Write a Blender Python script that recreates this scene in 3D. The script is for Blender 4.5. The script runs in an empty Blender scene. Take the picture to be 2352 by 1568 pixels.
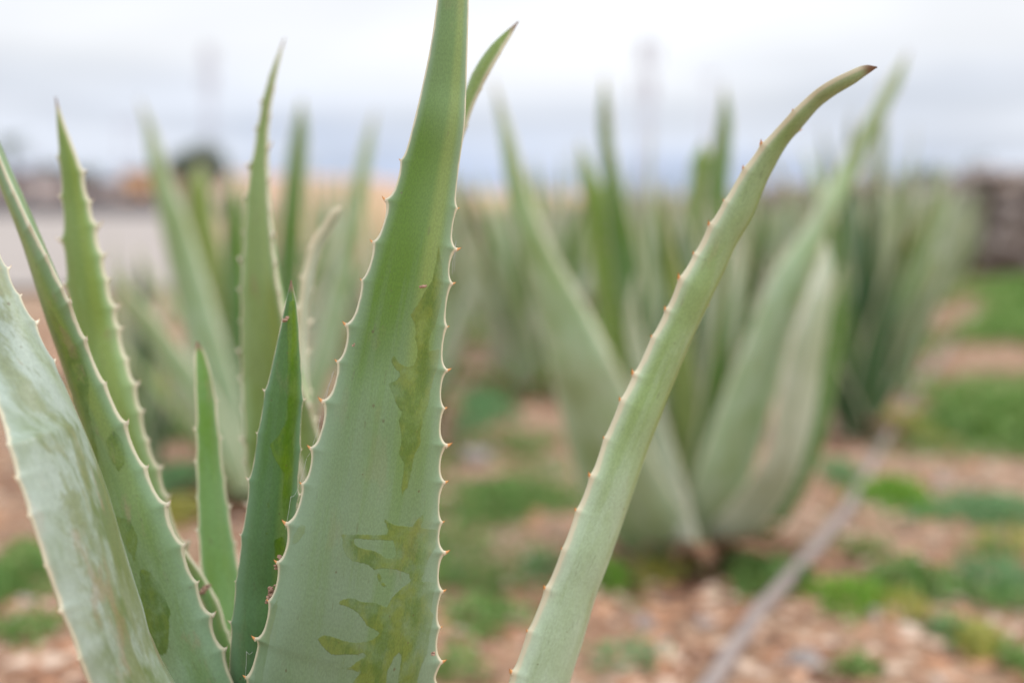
import bpy, math, random
import numpy as np
from mathutils import Vector, Matrix
from mathutils import noise as mnoise

random.seed(7)
RNG = np.random.RandomState(11)
SC = bpy.context.scene
COL = SC.collection
R = math.radians

# ------------------------------------------------------------------ camera
CAM_H = 0.52
PITCH = math.atan(304 / 3267)
FPX = 3267.0                       # focal length in units of a 2352 px wide frame
cam_d = bpy.data.cameras.new('camera')
cam = bpy.data.objects.new('camera', cam_d); COL.objects.link(cam)
cam.location = (0, 0, CAM_H)
cam.rotation_euler = (math.pi / 2 - PITCH, 0, 0)
cam_d.lens = 50; cam_d.sensor_width = 36
cam_d.clip_start = 0.05; cam_d.clip_end = 3000
cam_d.dof.use_dof = True
cam_d.dof.focus_distance = 0.648
cam_d.dof.aperture_fstop = 3.4
cam_d.dof.aperture_blades = 9
SC.camera = cam
SC.view_settings.view_transform = 'Standard'
SC.view_settings.look = 'None'
SC.view_settings.exposure = 0.0
SC.view_settings.gamma = 1.0
SC.view_settings.use_curve_mapping = False
SC.render.engine = 'CYCLES'
SC.cycles.use_denoising = True
SC.cycles.max_bounces = 6

# ------------------------------------------------------------------ node helper
class NT:
    def __init__(s, tree):
        s.t = tree; s.n = tree.nodes; s.l = tree.links
    def new(s, typ, **kw):
        n = s.n.new(typ)
        for k, v in kw.items(): setattr(n, k, v)
        return n
    def put(s, sock, v):
        if v is None: return
        if isinstance(v, bpy.types.NodeSocket): s.l.new(v, sock)
        else:
            if isinstance(v, (tuple, list)) and len(v) == 3 and sock.type == 'RGBA': v = (*v, 1)
            sock.default_value = v
    def math(s, op, a, b=None, c=None, clamp=False):
        n = s.new('ShaderNodeMath', operation=op, use_clamp=clamp)
        s.put(n.inputs[0], a); s.put(n.inputs[1], b); s.put(n.inputs[2], c)
        return n.outputs[0]
    def vmul(s, a, b):
        n = s.new('ShaderNodeVectorMath', operation='MULTIPLY'); s.put(n.inputs[0], a); s.put(n.inputs[1], b); return n.outputs[0]
    def mix(s, f, a, b, mode='MIX'):
        n = s.new('ShaderNodeMix', data_type='RGBA', blend_type=mode, clamp_factor=True)
        s.put(n.inputs[0], f); s.put(n.inputs[6], a); s.put(n.inputs[7], b); return n.outputs[2]
    def noise(s, vec, scale=5, detail=3, rough=0.5, dist=0.0):
        n = s.new('ShaderNodeTexNoise'); s.put(n.inputs['Vector'], vec); s.put(n.inputs['Scale'], scale)
        s.put(n.inputs['Detail'], detail); s.put(n.inputs['Roughness'], rough); s.put(n.inputs['Distortion'], dist); return n.outputs[0]
    def voro(s, vec, scale=5, feature='F1', out='Distance', rand=1.0):
        n = s.new('ShaderNodeTexVoronoi', feature=feature); s.put(n.inputs['Vector'], vec); s.put(n.inputs['Scale'], scale)
        s.put(n.inputs['Randomness'], rand); return n.outputs[out]
    def ramp(s, v, a, b, c=0.0, d=1.0, smooth=True):
        n = s.new('ShaderNodeMapRange', interpolation_type='SMOOTHSTEP' if smooth else 'LINEAR')
        s.put(n.inputs[0], v); s.put(n.inputs[1], a); s.put(n.inputs[2], b); s.put(n.inputs[3], c); s.put(n.inputs[4], d); return n.outputs[0]
    def attr(s, name, out='Fac'):
        n = s.new('ShaderNodeAttribute', attribute_name=name); return n.outputs[out]
    def coord(s, out='Object'): return s.new('ShaderNodeTexCoord').outputs[out]
    def bump(s, h, strength=0.3, dist=0.001, normal=None):
        n = s.new('ShaderNodeBump'); s.put(n.inputs['Strength'], strength); s.put(n.inputs['Distance'], dist); s.put(n.inputs['Height'], h)
        if normal is not None: s.put(n.inputs['Normal'], normal)
        return n.outputs[0]

def mat(name):
    m = bpy.data.materials.new(name); m.use_nodes = True
    t = NT(m.node_tree); t.n.clear()
    b = t.new('ShaderNodeBsdfPrincipled'); o = t.new('ShaderNodeOutputMaterial')
    t.l.new(b.outputs[0], o.inputs[0])
    return m, t, b

# ------------------------------------------------------------------ world: bright overcast, clear blue gap low down
SUN_EL, SUN_AZ = R(48), R(2)       # azimuth measured from +X towards +Y (sun ahead on the right, high)
w = bpy.data.worlds.new('World'); SC.world = w; w.use_nodes = True
T = NT(w.node_tree); T.n.clear()
bg = T.new('ShaderNodeBackground'); wo = T.new('ShaderNodeOutputWorld'); T.l.new(bg.outputs[0], wo.inputs[0])
sky = T.new('ShaderNodeTexSky', sky_type='NISHITA', sun_disc=False, sun_elevation=SUN_EL, sun_rotation=math.pi / 2 - SUN_AZ)
sky.air_density = 1.0; sky.dust_density = 1.5
dirv = T.coord('Generated')
sep = T.new('ShaderNodeSeparateXYZ'); T.put(sep.inputs[0], dirv)
z = T.math('MAXIMUM', sep.outputs[2], 0.0)
zz = T.math('ADD', z, 0.035)
px = T.math('DIVIDE', sep.outputs[0], zz); py = T.math('DIVIDE', sep.outputs[1], zz)
comb = T.new('ShaderNodeCombineXYZ'); T.put(comb.inputs[0], px); T.put(comb.inputs[1], py)
nb = T.noise(comb.outputs[0], scale=0.22, detail=4, rough=0.5, dist=0.3)
nl = T.noise(T.vmul(dirv, (3.2, 3.2, 15.0)), scale=1.0, detail=2)
cz = T.math('ADD', z, T.math('MULTIPLY', T.math('SUBTRACT', nl, 0.5), 0.12))
# cloud radiance: pale lavender near the horizon, white above, brighter towards the zenith (overcast)
low = T.mix(T.ramp(cz, 0.0, 0.055), (5.5, 6.7, 9.2), (8.0, 8.6, 9.8))
mid = T.mix(T.ramp(cz, 0.040, 0.125), low, (10.2, 10.45, 10.9))
hi = T.mix(T.ramp(z, 0.15, 0.9), mid, (17.2, 17.9, 19.2))
sh = T.ramp(nb, 0.35, 0.65, 0.84, 1.07)
cloud = T.mix(1.0, hi, sh, 'MULTIPLY')
cover = T.ramp(nb, 0.25, 0.5, 0.80, 0.96)
T.put(bg.inputs[0], T.mix(cover, sky.outputs[0], cloud))
bg.inputs[1].default_value = 0.1

sd = bpy.data.lights.new('sun', 'SUN'); sd.energy = 1.5; sd.angle = R(20); sd.color = (1.0, 0.975, 0.94)
so = bpy.data.objects.new('sun', sd); COL.objects.link(so)
sv = Vector((math.cos(SUN_EL) * math.cos(SUN_AZ), math.cos(SUN_EL) * math.sin(SUN_AZ), math.sin(SUN_EL)))
so.rotation_euler = sv.to_track_quat('Z', 'Y').to_euler()

# ------------------------------------------------------------------ geometry helpers
FWD = np.array([0, math.cos(PITCH), -math.sin(PITCH)]); UP = np.array([0, math.sin(PITCH), math.cos(PITCH)]); RT = np.array([1., 0, 0])
EYE = np.array([0, 0, CAM_H])
def unproj(x, y, d):
    x = np.asarray(x, float); y = np.asarray(y, float); d = np.asarray(d, float)
    return EYE + d[..., None] * (((x - 1176) / FPX)[..., None] * RT + ((784 - y) / FPX)[..., None] * UP + FWD)
def proj(P):
    v = P - EYE; d = v @ FWD
    return 1176 + FPX * (v @ RT) / d, 784 - FPX * (v @ UP) / d
def ground_at(x, y, z=0.0):
    r = ((x - 1176) / FPX) * RT + ((784 - y) / FPX) * UP + FWD
    return EYE + r * ((z - CAM_H) / r[2])

def mesh_np(name, V, F, smooth=True):
    me = bpy.data.meshes.new(name)
    V = np.asarray(V, np.float32); F = np.asarray(F, np.int32)
    k = F.shape[1]
    me.vertices.add(len(V)); me.vertices.foreach_set('co', V.ravel())
    me.loops.add(F.size); me.loops.foreach_set('vertex_index', F.ravel())
    me.polygons.add(len(F)); me.polygons.foreach_set('loop_start', np.arange(0, F.size, k, dtype=np.int32))
    try: me.polygons.foreach_set('loop_total', np.full(len(F), k, np.int32))
    except Exception: pass
    me.polygons.foreach_set('use_smooth', np.full(len(F), smooth))
    me.update(calc_edges=True); me.validate()
    return me
def attr_f(me, name, a):
    at = me.attributes.new(name, 'FLOAT', 'POINT'); at.data.foreach_set('value', np.asarray(a, np.float32).ravel())
def attr_v(me, name, a):
    at = me.attributes.new(name, 'FLOAT_VECTOR', 'POINT'); at.data.foreach_set('vector', np.asarray(a, np.float32).ravel())
def link(name, me, m=None, parent=None, loc=None, rot=None):
    o = bpy.data.objects.new(name, me); COL.objects.link(o)
    if m is not None and me is not None and len(me.materials) == 0: me.materials.append(m)
    if parent is not None: o.parent = parent
    if loc is not None: o.location = loc
    if rot is not None: o.rotation_euler = rot
    return o
def tag(o, label=None, cat=None, group=None, kind=None):
    if label: o['label'] = label
    if cat: o['category'] = cat
    if group: o['group'] = group
    if kind: o['kind'] = kind
    return o
def empty(name, loc, label, cat, group=None, rz=0):
    o = bpy.data.objects.new(name, None); COL.objects.link(o); o.location = loc; o.rotation_euler = (0, 0, rz); o.empty_display_size = .05
    return tag(o, label, cat, group)

class MB:
    """collects polygons into one mesh"""
    def __init__(s): s.v = []; s.f = []
    def add(s, V, F):
        b = len(s.v); s.v += [tuple(p) for p in V]; s.f += [tuple(b + i for i in f) for f in F]
    def box(s, c, h, rz=0):
        ca, sa = math.cos(rz), math.sin(rz); V = []
        for dx in (-1, 1):
            for dy in (-1, 1):
                for dz in (-1, 1):
                    x, y = dx * h[0], dy * h[1]
                    V.append((c[0] + x * ca - y * sa, c[1] + x * sa + y * ca, c[2] + dz * h[2]))
        s.add(V, [(0, 1, 3, 2), (4, 6, 7, 5), (0, 4, 5, 1), (2, 3, 7, 6), (0, 2, 6, 4), (1, 5, 7, 3)])
    def tube(s, P, r, n=8):
        P = [Vector(p) for p in P]; rr = r if hasattr(r, '__len__') else [r] * len(P); V = []
        for i, p in enumerate(P):
            t = (P[min(i + 1, len(P) - 1)] - P[max(i - 1, 0)]).normalized()
            a = t.cross(Vector((0, 0, 1)) if abs(t.z) < .9 else Vector((1, 0, 0))).normalized(); b = t.cross(a)
            for k in range(n):
                th = 2 * math.pi * k / n; V.append(p + (a * math.cos(th) + b * math.sin(th)) * rr[i])
        F = [(i * n + k, i * n + (k + 1) % n, (i + 1) * n + (k + 1) % n, (i + 1) * n + k) for i in range(len(P) - 1) for k in range(n)]
        F += [tuple(range(n))[::-1], tuple((len(P) - 1) * n + k for k in range(n))]
        s.add(V, F)
    def mesh(s, name, smooth=False):
        me = bpy.data.meshes.new(name); me.from_pydata(s.v, [], s.f); me.update()
        if smooth: me.polygons.foreach_set('use_smooth', [True] * len(me.polygons))
        return me

# ------------------------------------------------------------------ materials
def leaf_mat(name, bloom, green, olive=(0.165, 0.205, 0.055), tipg=0.0, mottle=0.35, wearn=0.0, rim=(0.68, 0.61, 0.43), fine=True, brown=0.25, rw=1.0, tipb=1.0):
    m, t, b = mat(name)
    lc = t.attr('lc', 'Vector'); edge = t.attr('edge'); lt = t.attr('lt'); ls = t.attr('ls'); wear = t.attr('wear')
    oi = t.new('ShaderNodeObjectInfo').outputs['Random']
    off = t.new('ShaderNodeVectorMath', operation='ADD'); t.put(off.inputs[0], lc)
    cx = t.new('ShaderNodeCombineXYZ'); t.put(cx.inputs[2], t.math('MULTIPLY', oi, 7.0)); t.put(off.inputs[1], cx.outputs[0])
    L = off.outputs[0]
    streak = t.noise(t.vmul(L, (150, 5, 1)), 1, 3, .55)
    mott = t.noise(t.vmul(L, (42, 17, 1)), 1, 4, .6)
    cloud = t.noise(t.vmul(L, (16, 6, 1)), 1, 2)
    f = t.math('ADD', t.math('MULTIPLY', t.ramp(mott, .40, .62), mottle), t.math('MULTIPLY', t.ramp(streak, .44, .62), .22))
    f = t.math('ADD', f, t.math('MULTIPLY', t.ramp(lt, .42, .80), tipg))
    # yellow-green band a little off the middle of the blade
    band = t.math('MULTIPLY', t.math('MULTIPLY', t.ramp(ls, .12, .42), t.ramp(ls, .86, .55)), t.ramp(lt, .52, .68))
    col = t.mix(f, bloom, green)
    col = t.mix(t.math('MULTIPLY', band, min(.8, tipg * .8) if tipg else .2), col, (0.20, 0.27, 0.03))
    col = t.mix(t.ramp(cloud, .42, .60, 0, .30), col, tuple(min(1, c * 1.35 + .03) for c in bloom))
    blot = t.math('MULTIPLY', t.ramp(t.noise(t.vmul(L, (34, 9, 1)), 1, 6, .68, .8), .47, .56), mottle * .55)
    col = t.mix(blot, col, tuple(.55 * a + .45 * c for a, c in zip(green, olive)))
    olv = t.mix(t.ramp(t.noise(t.vmul(L, (130, 50, 1)), 1, 4, .65), .40, .60), olive, (olive[0] * .55, olive[1] * .72, olive[2] * .5))
    wn = t.math('ADD', t.math('MULTIPLY', t.noise(t.vmul(L, (170, 170, 1)), 1, 5, .65), .55), t.math('MULTIPLY', t.noise(t.vmul(L, (900, 420, 1)), 1, 3, .6), .45))
    wv = t.math('ADD', wear, t.math('MULTIPLY', t.math('SUBTRACT', wn, .5), .75))
    wm = t.ramp(wv, -.07, .12)
    part = t.ramp(t.noise(t.vmul(L, (90, 70, 1)), 1, 5, .65), .30, .58, .30, 1.0)
    wm = t.math('MULTIPLY', wm, part)
    if wearn:
        w2 = t.ramp(t.noise(t.vmul(L, (38, 12, 1)), 1, 5, .62, .4), .56, .62)
        wm = t.math('MAXIMUM', wm, t.math('MULTIPLY', w2, wearn))
    col = t.mix(t.math('MULTIPLY', wm, .82), col, olv)
    fl = t.voro(t.vmul(L, (1.3, 1, 1)), 330, 'F1', 'Distance'); fc = t.new('ShaderNodeSeparateColor'); t.put(fc.inputs[0], t.voro(t.vmul(L, (1.3, 1, 1)), 330, 'F1', 'Color'))
    col = t.mix(t.math('MULTIPLY', t.ramp(fl, .16, .04), t.math('MULTIPLY', t.math('GREATER_THAN', fc.outputs[2], .86), .5)), col, (0.55, 0.56, 0.48))
    # thin dark border where the wax broke off
    bd = t.math('MULTIPLY', t.ramp(wv, -.07, -.01), t.ramp(wv, .09, .02))
    col = t.mix(t.math('MULTIPLY', bd, .16), col, tuple(c * .55 for c in olive))
    # brown specks and pale dots
    vd = t.voro(t.vmul(L, (1, .8, 1)), 190, 'F1', 'Distance'); vc = t.voro(t.vmul(L, (1, .8, 1)), 190, 'F1', 'Color')
    sp = t.new('ShaderNodeSeparateColor'); t.put(sp.inputs[0], vc)
    dots = t.math('MULTIPLY', t.ramp(vd, t.math('MULTIPLY_ADD', sp.outputs[1], .13, .07), .03), t.math('GREATER_THAN', sp.outputs[0], .72))
    col = t.mix(t.math('MULTIPLY', dots, .7), col, (0.10, 0.075, 0.03))
    sc_n = t.noise(t.vmul(L, (500, 90, 1)), 1, 2, .5)
    col = t.mix(t.ramp(sc_n, .68, .74, 0, .4), col, (0.12, 0.14, 0.06))
    bro = t.ramp(t.noise(t.vmul(L, (70, 24, 3)), 1, 4, .6), .59, .68, 0, brown)
    col = t.mix(bro, col, (0.30, 0.20, 0.12))
    if fine:
        gr = t.noise(t.vmul(L, (1500, 700, 1)), 1, 2, .5)
        col = t.mix(1.0, col, t.ramp(gr, .2, .8, .88, 1.12), 'MULTIPLY')
    # paler skin towards the margins, with grazing sky sheen painted into the colour
    mb = t.ramp(t.math('ADD', t.math('ABSOLUTE', ls), t.math('MULTIPLY', t.math('SUBTRACT', cloud, .5), .35)), .62, 1.0, 0, .50)
    col = t.mix(mb, col, (bloom[0] * 1.3 + .05, bloom[1] * 1.3 + .06, bloom[2] * 1.35 + .07))
    # cream margin
    en = t.math('ADD', edge, t.math('MULTIPLY', t.math('SUBTRACT', t.noise(t.vmul(L, (300, 120, 1)), 1, 2), .5), .0009))
    rm = t.ramp(en, .0030 * rw, .0012 * rw)
    halo = t.ramp(en, .0055 * rw, .0020 * rw, 0, .25)
    col = t.mix(halo, col, tuple(.45 * a + .55 * c for a, c in zip(rim, bloom)))
    col = t.mix(t.math('MULTIPLY', rm, .85), col, rim)
    col = t.mix(t.ramp(lt, .984, .997, 0, tipb), col, (0.22, 0.13, 0.08))
    t.put(b.inputs['Base Color'], col)
    t.put(b.inputs['Roughness'], t.ramp(wm, 0, 1, .48, .32))
    b.inputs['Specular IOR Level'].default_value = .30
    b.inputs['Coat Weight'].default_value = .35; b.inputs['Coat Roughness'].default_value = .38; b.inputs['Coat IOR'].default_value = 1.38
    b.inputs['Sheen Weight'].default_value = .05; b.inputs['Sheen Roughness'].default_value = .3; b.inputs['Sheen Tint'].default_value = (.85, .97, .95, 1)
    h = t.math('ADD', t.math('MULTIPLY', streak, .6), t.math('MULTIPLY', t.noise(t.vmul(L, (700, 700, 1)), 1, 2), .25))
    h = t.math('SUBTRACT', h, t.math('MULTIPLY', wm, .35))
    t.put(b.inputs['Normal'], t.bump(h, .35, .0006))
    return m

M = {}
M['main'] = leaf_mat('aloe_skin_glaucous', (0.170, 0.240, 0.142), (0.094, 0.188, 0.012), tipg=1.0, mottle=.14, brown=.10, rw=.30, olive=(0.145, 0.190, 0.022))
M['pale'] = leaf_mat('aloe_skin_pale', (0.32, 0.38, 0.31), (0.13, 0.175, 0.06), mottle=1.25, wearn=.7, brown=.4, olive=(0.20, 0.205, 0.07), rw=.32)
M['left'] = leaf_mat('aloe_skin_green', (0.185, 0.285, 0.155), (0.098, 0.182, 0.018), tipg=1.0, mottle=.45, brown=.35, olive=(0.10, 0.165, 0.008), rw=.34)
M['dark'] = leaf_mat('aloe_skin_dark', (0.095, 0.19, 0.088), (0.055, 0.145, 0.012), tipg=.6, mottle=.3, olive=(0.11, 0.20, 0.003), brown=.12, rw=.10)
M['right'] = leaf_mat('aloe_skin_light_green', (0.42, 0.54, 0.39), (0.24, 0.35, 0.13), tipg=.75, mottle=.28, brown=.2, rw=.6)
M['yellow'] = leaf_mat('aloe_skin_yellowish', (0.23, 0.335, 0.135), (0.15, 0.235, 0.03), tipg=.8, mottle=.45, brown=.25, olive=(0.17, 0.20, 0.02), rw=.5)
M['bud'] = leaf_mat('aloe_skin_fresh', (0.16, 0.29, 0.11), (0.11, 0.24, 0.015), tipg=.2, mottle=.5, rw=.45)
def gm(name, bl, gr, **k): return leaf_mat(name, bl, gr, fine=False, **k)
M['g1'] = gm('row_aloe_greygreen', (0.35, 0.455, 0.29), (0.20, 0.31, 0.10), tipg=.6, mottle=.5, wearn=.2)
M['g2'] = gm('row_aloe_green', (0.10, 0.20, 0.06), (0.065, 0.16, 0.01), tipg=.7, mottle=.5, wearn=.3)
M['g3'] = gm('row_aloe_yellow', (0.24, 0.31, 0.11), (0.18, 0.25, 0.035), tipg=.8, mottle=.6, wearn=.5)
M['g4'] = gm('row_aloe_pale', (0.48, 0.52, 0.40), (0.33, 0.38, 0.23), tipg=.3, mottle=.5, wearn=.2, brown=.3)
M['g5'] = gm('row_aloe_dark', (0.055, 0.14, 0.065), (0.035, 0.10, 0.02), tipg=.3, mottle=.5)
M['gy'] = gm('row_aloe_lime', (0.16, 0.27, 0.03), (0.12, 0.22, 0.005), tipg=.5, mottle=.6, wearn=.3)

M['cream'] = leaf_mat('aloe_skin_cream', (0.42, 0.47, 0.36), (0.26, 0.33, 0.17), mottle=.4, tipb=0.0, brown=.2, rw=1.3)
m, t, b = mat('tooth'); g = t.attr('tt')
c = t.mix(t.ramp(g, .15, .45), (0.72, 0.62, 0.45), (0.70, 0.32, 0.10)); c = t.mix(t.ramp(g, .75, 1.0), c, (0.35, 0.12, 0.04))
t.put(b.inputs['Base Color'], c); b.inputs['Roughness'].default_value = .4; M['tooth'] = m
m, t, b = mat('pale_tooth'); g = t.attr('tt')
t.put(b.inputs['Base Color'], t.mix(t.ramp(g, .5, 1.0), (0.74, 0.66, 0.50), (0.66, 0.46, 0.26))); b.inputs['Roughness'].default_value = .4; M['ptooth'] = m

def plain(name, col, rough=.8, var=.25, scale=8, col2=None, bump=0):
    m, t, b = mat(name); o = t.coord('Object'); n = t.noise(o, scale, 5, .6)
    c2 = col2 or tuple(c * .6 for c in col)
    t.put(b.inputs['Base Color'], t.mix(t.ramp(n, .5 - var, .5 + var), c2, col)); b.inputs['Roughness'].default_value = rough
    if bump: t.put(b.inputs['Normal'], t.bump(n, .6, bump))
    return m

# soil
m, t, b = mat('soil'); P = t.coord('Object')
n1 = t.noise(P, 3.0, 6, .65); n2 = t.noise(P, 45, 5, .7); n3 = t.noise(P, .35, 4, .6)
c = t.mix(t.ramp(n1, .3, .7), (0.38, 0.21, 0.12), (0.52, 0.335, 0.21))
c = t.mix(t.ramp(n2, .46, .62, 0, .8), c, (0.30, 0.15, 0.09))
c = t.mix(t.ramp(t.noise(P, 11, 4, .6), .54, .66, 0, .75), c, (0.24, 0.12, 0.075))
c = t.mix(t.ramp(t.noise(P, 5.3, 4, .6), .55, .68, 0, .6), c, (0.40, 0.34, 0.22))
c = t.mix(t.ramp(n2, .30, .12), c, (0.68, 0.50, 0.36))
c = t.mix(t.ramp(n3, .45, .65, 0, .5), c, (0.50, 0.42, 0.30))
shade_mix = t.ramp(t.math('ADD', t.attr('foot_shade'), t.math('MULTIPLY', t.math('SUBTRACT', n2, .5), .5)), .25, .65, 0, .95)
c = t.mix(shade_mix, c, (0.15, 0.062, 0.032))  # dark red-brown mixed in as painted shade at the plant feet
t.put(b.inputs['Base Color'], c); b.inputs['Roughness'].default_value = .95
t.put(b.inputs['Normal'], t.bump(n2, 1.0, .02)); M['soil'] = m
m, t, b = mat('pebbles'); n = t.attr('tone')
c = t.mix(t.ramp(n, 0, .5), (0.16, 0.075, 0.045), (0.50, 0.26, 0.145)); c = t.mix(t.ramp(n, .5, .9), c, (0.68, 0.52, 0.40))
t.put(b.inputs['Base Color'], t.mix(t.ramp(n, .93, 1), c, (0.38, 0.34, 0.33))); b.inputs['Roughness'].default_value = .9; M['peb'] = m
def weed_mat(name, a, bcol):
    m, t, b = mat(name); n = t.attr('tone')
    t.put(b.inputs['Base Color'], t.mix(n, a, bcol)); b.inputs['Roughness'].default_value = .6
    tr = t.new('ShaderNodeBsdfTranslucent'); t.put(tr.inputs[0], t.mix(n, a, bcol))
    ms = t.new('ShaderNodeMixShader'); ms.inputs[0].default_value = .3
    out = [x for x in t.n if x.type == 'OUTPUT_MATERIAL'][0]
    t.l.new(b.outputs[0], ms.inputs[1]); t.l.new(tr.outputs[0], ms.inputs[2]); t.l.new(ms.outputs[0], out.inputs[0])
    return m
M['weed'] = weed_mat('weed_green', (0.08, 0.22, 0.035), (0.28, 0.40, 0.11))
M['weed2'] = weed_mat('weed_bluegreen', (0.13, 0.28, 0.11), (0.24, 0.42, 0.17))
M['weed3'] = weed_mat('weed_lime', (0.12, 0.32, 0.012), (0.30, 0.48, 0.06))
M['cover'] = weed_mat('ground_cover_green', (0.12, 0.27, 0.04), (0.30, 0.42, 0.12))
M['weedy'] = weed_mat('weed_yellow', (0.50, 0.42, 0.08), (0.36, 0.42, 0.10))
M['crown'] = weed_mat('tree_leaves', (0.11, 0.15, 0.09), (0.20, 0.24, 0.14))
M['bark'] = plain('bark', (0.16, 0.12, 0.09), scale=20)
M['stone'] = plain('volcanic_stone', (0.50, 0.41, 0.36), scale=6, col2=(0.20, 0.155, 0.145), bump=.02)
M['rock'] = plain('grey_rock', (0.42, 0.36, 0.33), scale=30, bump=.004)
M['hose'] = plain('hose_dusty', (0.36, 0.285, 0.25), .7, scale=30, col2=(0.26, 0.215, 0.20))
M['dry'] = plain('dry_leaf', (0.34, 0.19, 0.10), .8, scale=40, col2=(0.16, 0.08, 0.05))
M['hill'] = plain('hill_earth', (0.60, 0.38, 0.23), .95, scale=.03, col2=(0.42, 0.27, 0.19))
M['yard'] = plain('pale_gravel', (0.42, 0.365, 0.335), .95, scale=.4, col2=(0.34, 0.29, 0.25))
M['plaster'] = plain('pink_plaster', (0.62, 0.54, 0.52), .9, scale=1)
M['plaster2'] = plain('ochre_plaster', (0.80, 0.48, 0.26), .9, scale=1)
M['roof'] = plain('dark_roof', (0.20, 0.19, 0.22), .8, scale=2)
M['glass'] = plain('window_glass', (0.05, 0.06, 0.08), .15)
M['wood'] = plain('painted_door', (0.12, 0.10, 0.09), .6)
M['greyblock'] = plain('grey_block', (0.24, 0.235, 0.25), .9, scale=.6)
M['metal'] = plain('galvanised', (0.66, 0.66, 0.74), .5)
M['white'] = plain('white_plastic', (0.78, 0.74, 0.68), .5, scale=6, col2=(0.66, 0.60, 0.53))
M['web'] = plain('spider_silk', (0.8, 0.8, 0.78), .4)
M['debris'] = plain('dry_debris', (0.45, 0.28, 0.20), .9, scale=300, col2=(0.25, 0.14, 0.1))

# ------------------------------------------------------------------ ground, yard, hills
def fbm(x, y, s, o=3):
    v = 0; a = 1; tot = 0
    for i in range(o):
        v += a * mnoise.noise((x * s, y * s, 3.1 * i)); tot += a; a *= .5; s *= 2.1
    return v / tot
ROW_K = 0.352
def row_x(i, y): return (0.30, 0.05 - .64, -0.80 - .616, -1.75 - .616)[i] + ROW_K * (y - 2.1)   # rows 0..3
def gz(x, y):
    d = math.hypot(x, y)
    if d > 60: return 0.0
    z = .012 * fbm(x, y, 2.2) + .006 * fbm(x, y, 11)
    return z * max(0, 1 - d / 60)
rad = np.concatenate([[0.0], np.geomspace(.25, 20, 170), np.geomspace(21, 900, 40)])
ang = np.linspace(0, 2 * math.pi, 361)[:-1]
V = [(r * math.cos(a), r * math.sin(a), gz(r * math.cos(a), r * math.sin(a))) for r in rad[1:] for a in ang]
nA = len(ang)
F = [(i * nA + k, i * nA + (k + 1) % nA, (i + 1) * nA + (k + 1) % nA, (i + 1) * nA + k) for i in range(len(rad) - 2) for k in range(nA)]
gme = bpy.data.meshes.new('ground'); gme.from_pydata(V + [(0, 0, 0)], [], F + [(k, len(V), (k + 1) % nA) for k in range(nA)][:0] + [((k + 1) % nA, k, len(V)) for k in range(nA)])
gme.polygons.foreach_set('use_smooth', [True] * len(gme.polygons)); gme.update()
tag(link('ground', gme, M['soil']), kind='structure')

yd = MB()
pts = [(-11, 8.8), (-1.3, 8.8), (-2.9, 14), (-6, 26), (-24, 108), (-95, 108)]
yd.add([(x, y, .035) for x, y in pts], [tuple(range(len(pts)))])
tag(link('gravel_yard', yd.mesh('gravel_yard'), M['yard']), kind='structure')

prof = [(-2500, 440), (-400, 442), (150, 446), (260, 425), (330, 396), (560, 397), (700, 403), (850, 410), (1000, 424), (1120, 455), (1300, 466), (1600, 464), (1900, 450), (2100, 428), (2250, 412), (2352, 406), (2800, 398), (5000, 420)]
px_, py_ = np.array(prof).T
Vh = []; NXH = 300; NYH = 14
for j in range(NYH):
    tt = j / (NYH - 1); dist = 190 + 240 * tt
    for i in range(NXH):
        X = -2500 + 7500 * i / (NXH - 1)
        top = (480 - np.interp(X, px_, py_)) / FPX * 300 + .5
        env = math.sin(min(1, tt * 1.6) * math.pi / 2) * (1 if tt < .7 else max(0, 1 - (tt - .7) / .3))
        h = top * env * (dist / 300) * (1 + .10 * fbm(X * .01, tt * 3, 1.3))
        Vh.append(((X - 1176) / FPX * dist, dist, h - .3))
Fh = [(j * NXH + i, j * NXH + i + 1, (j + 1) * NXH + i + 1, (j + 1) * NXH + i) for j in range(NYH - 1) for i in range(NXH - 1)]
hm = bpy.data.meshes.new('hills'); hm.from_pydata(Vh, [], Fh); hm.polygons.foreach_set('use_smooth', [True] * len(hm.polygons))
tag(link('hills', hm, M['hill']), kind='structure')

# ------------------------------------------------------------------ the aloe leaf
def catmull(P, u):
    P = np.asarray(P, float); n = len(P)
    i = np.clip(np.floor(u).astype(int), 0, n - 2); f = (u - i)[:, None]
    p0 = P[np.clip(i - 1, 0, n - 1)]; p1 = P[i]; p2 = P[i + 1]; p3 = P[np.clip(i + 2, 0, n - 1)]
    return .5 * (2 * p1 + (p2 - p0) * f + (2 * p0 - 5 * p1 + 4 * p2 - p3) * f ** 2 + (-p0 + 3 * p1 - 3 * p2 + p3) * f ** 3)

def sdf(poly, X, Y):
    poly = np.asarray(poly, float); d = np.full(X.shape, 1e9); ins = np.zeros(X.shape, bool)
    n = len(poly)
    for i in range(n):
        a = poly[i]; b = poly[(i + 1) % n]; e = b - a; wx = X - a[0]; wy = Y - a[1]
        tt = np.clip((wx * e[0] + wy * e[1]) / (e @ e + 1e-9), 0, 1)
        d = np.minimum(d, np.hypot(wx - e[0] * tt, wy - e[1] * tt))
        c = ((a[1] <= Y) & (b[1] > Y)) | ((b[1] <= Y) & (a[1] > Y))
        xi = a[0] + (Y - a[1]) / (e[1] if abs(e[1]) > 1e-9 else 1e-9) * e[0]
        ins ^= c & (X < xi)
    return np.where(ins, d, -d)

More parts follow.
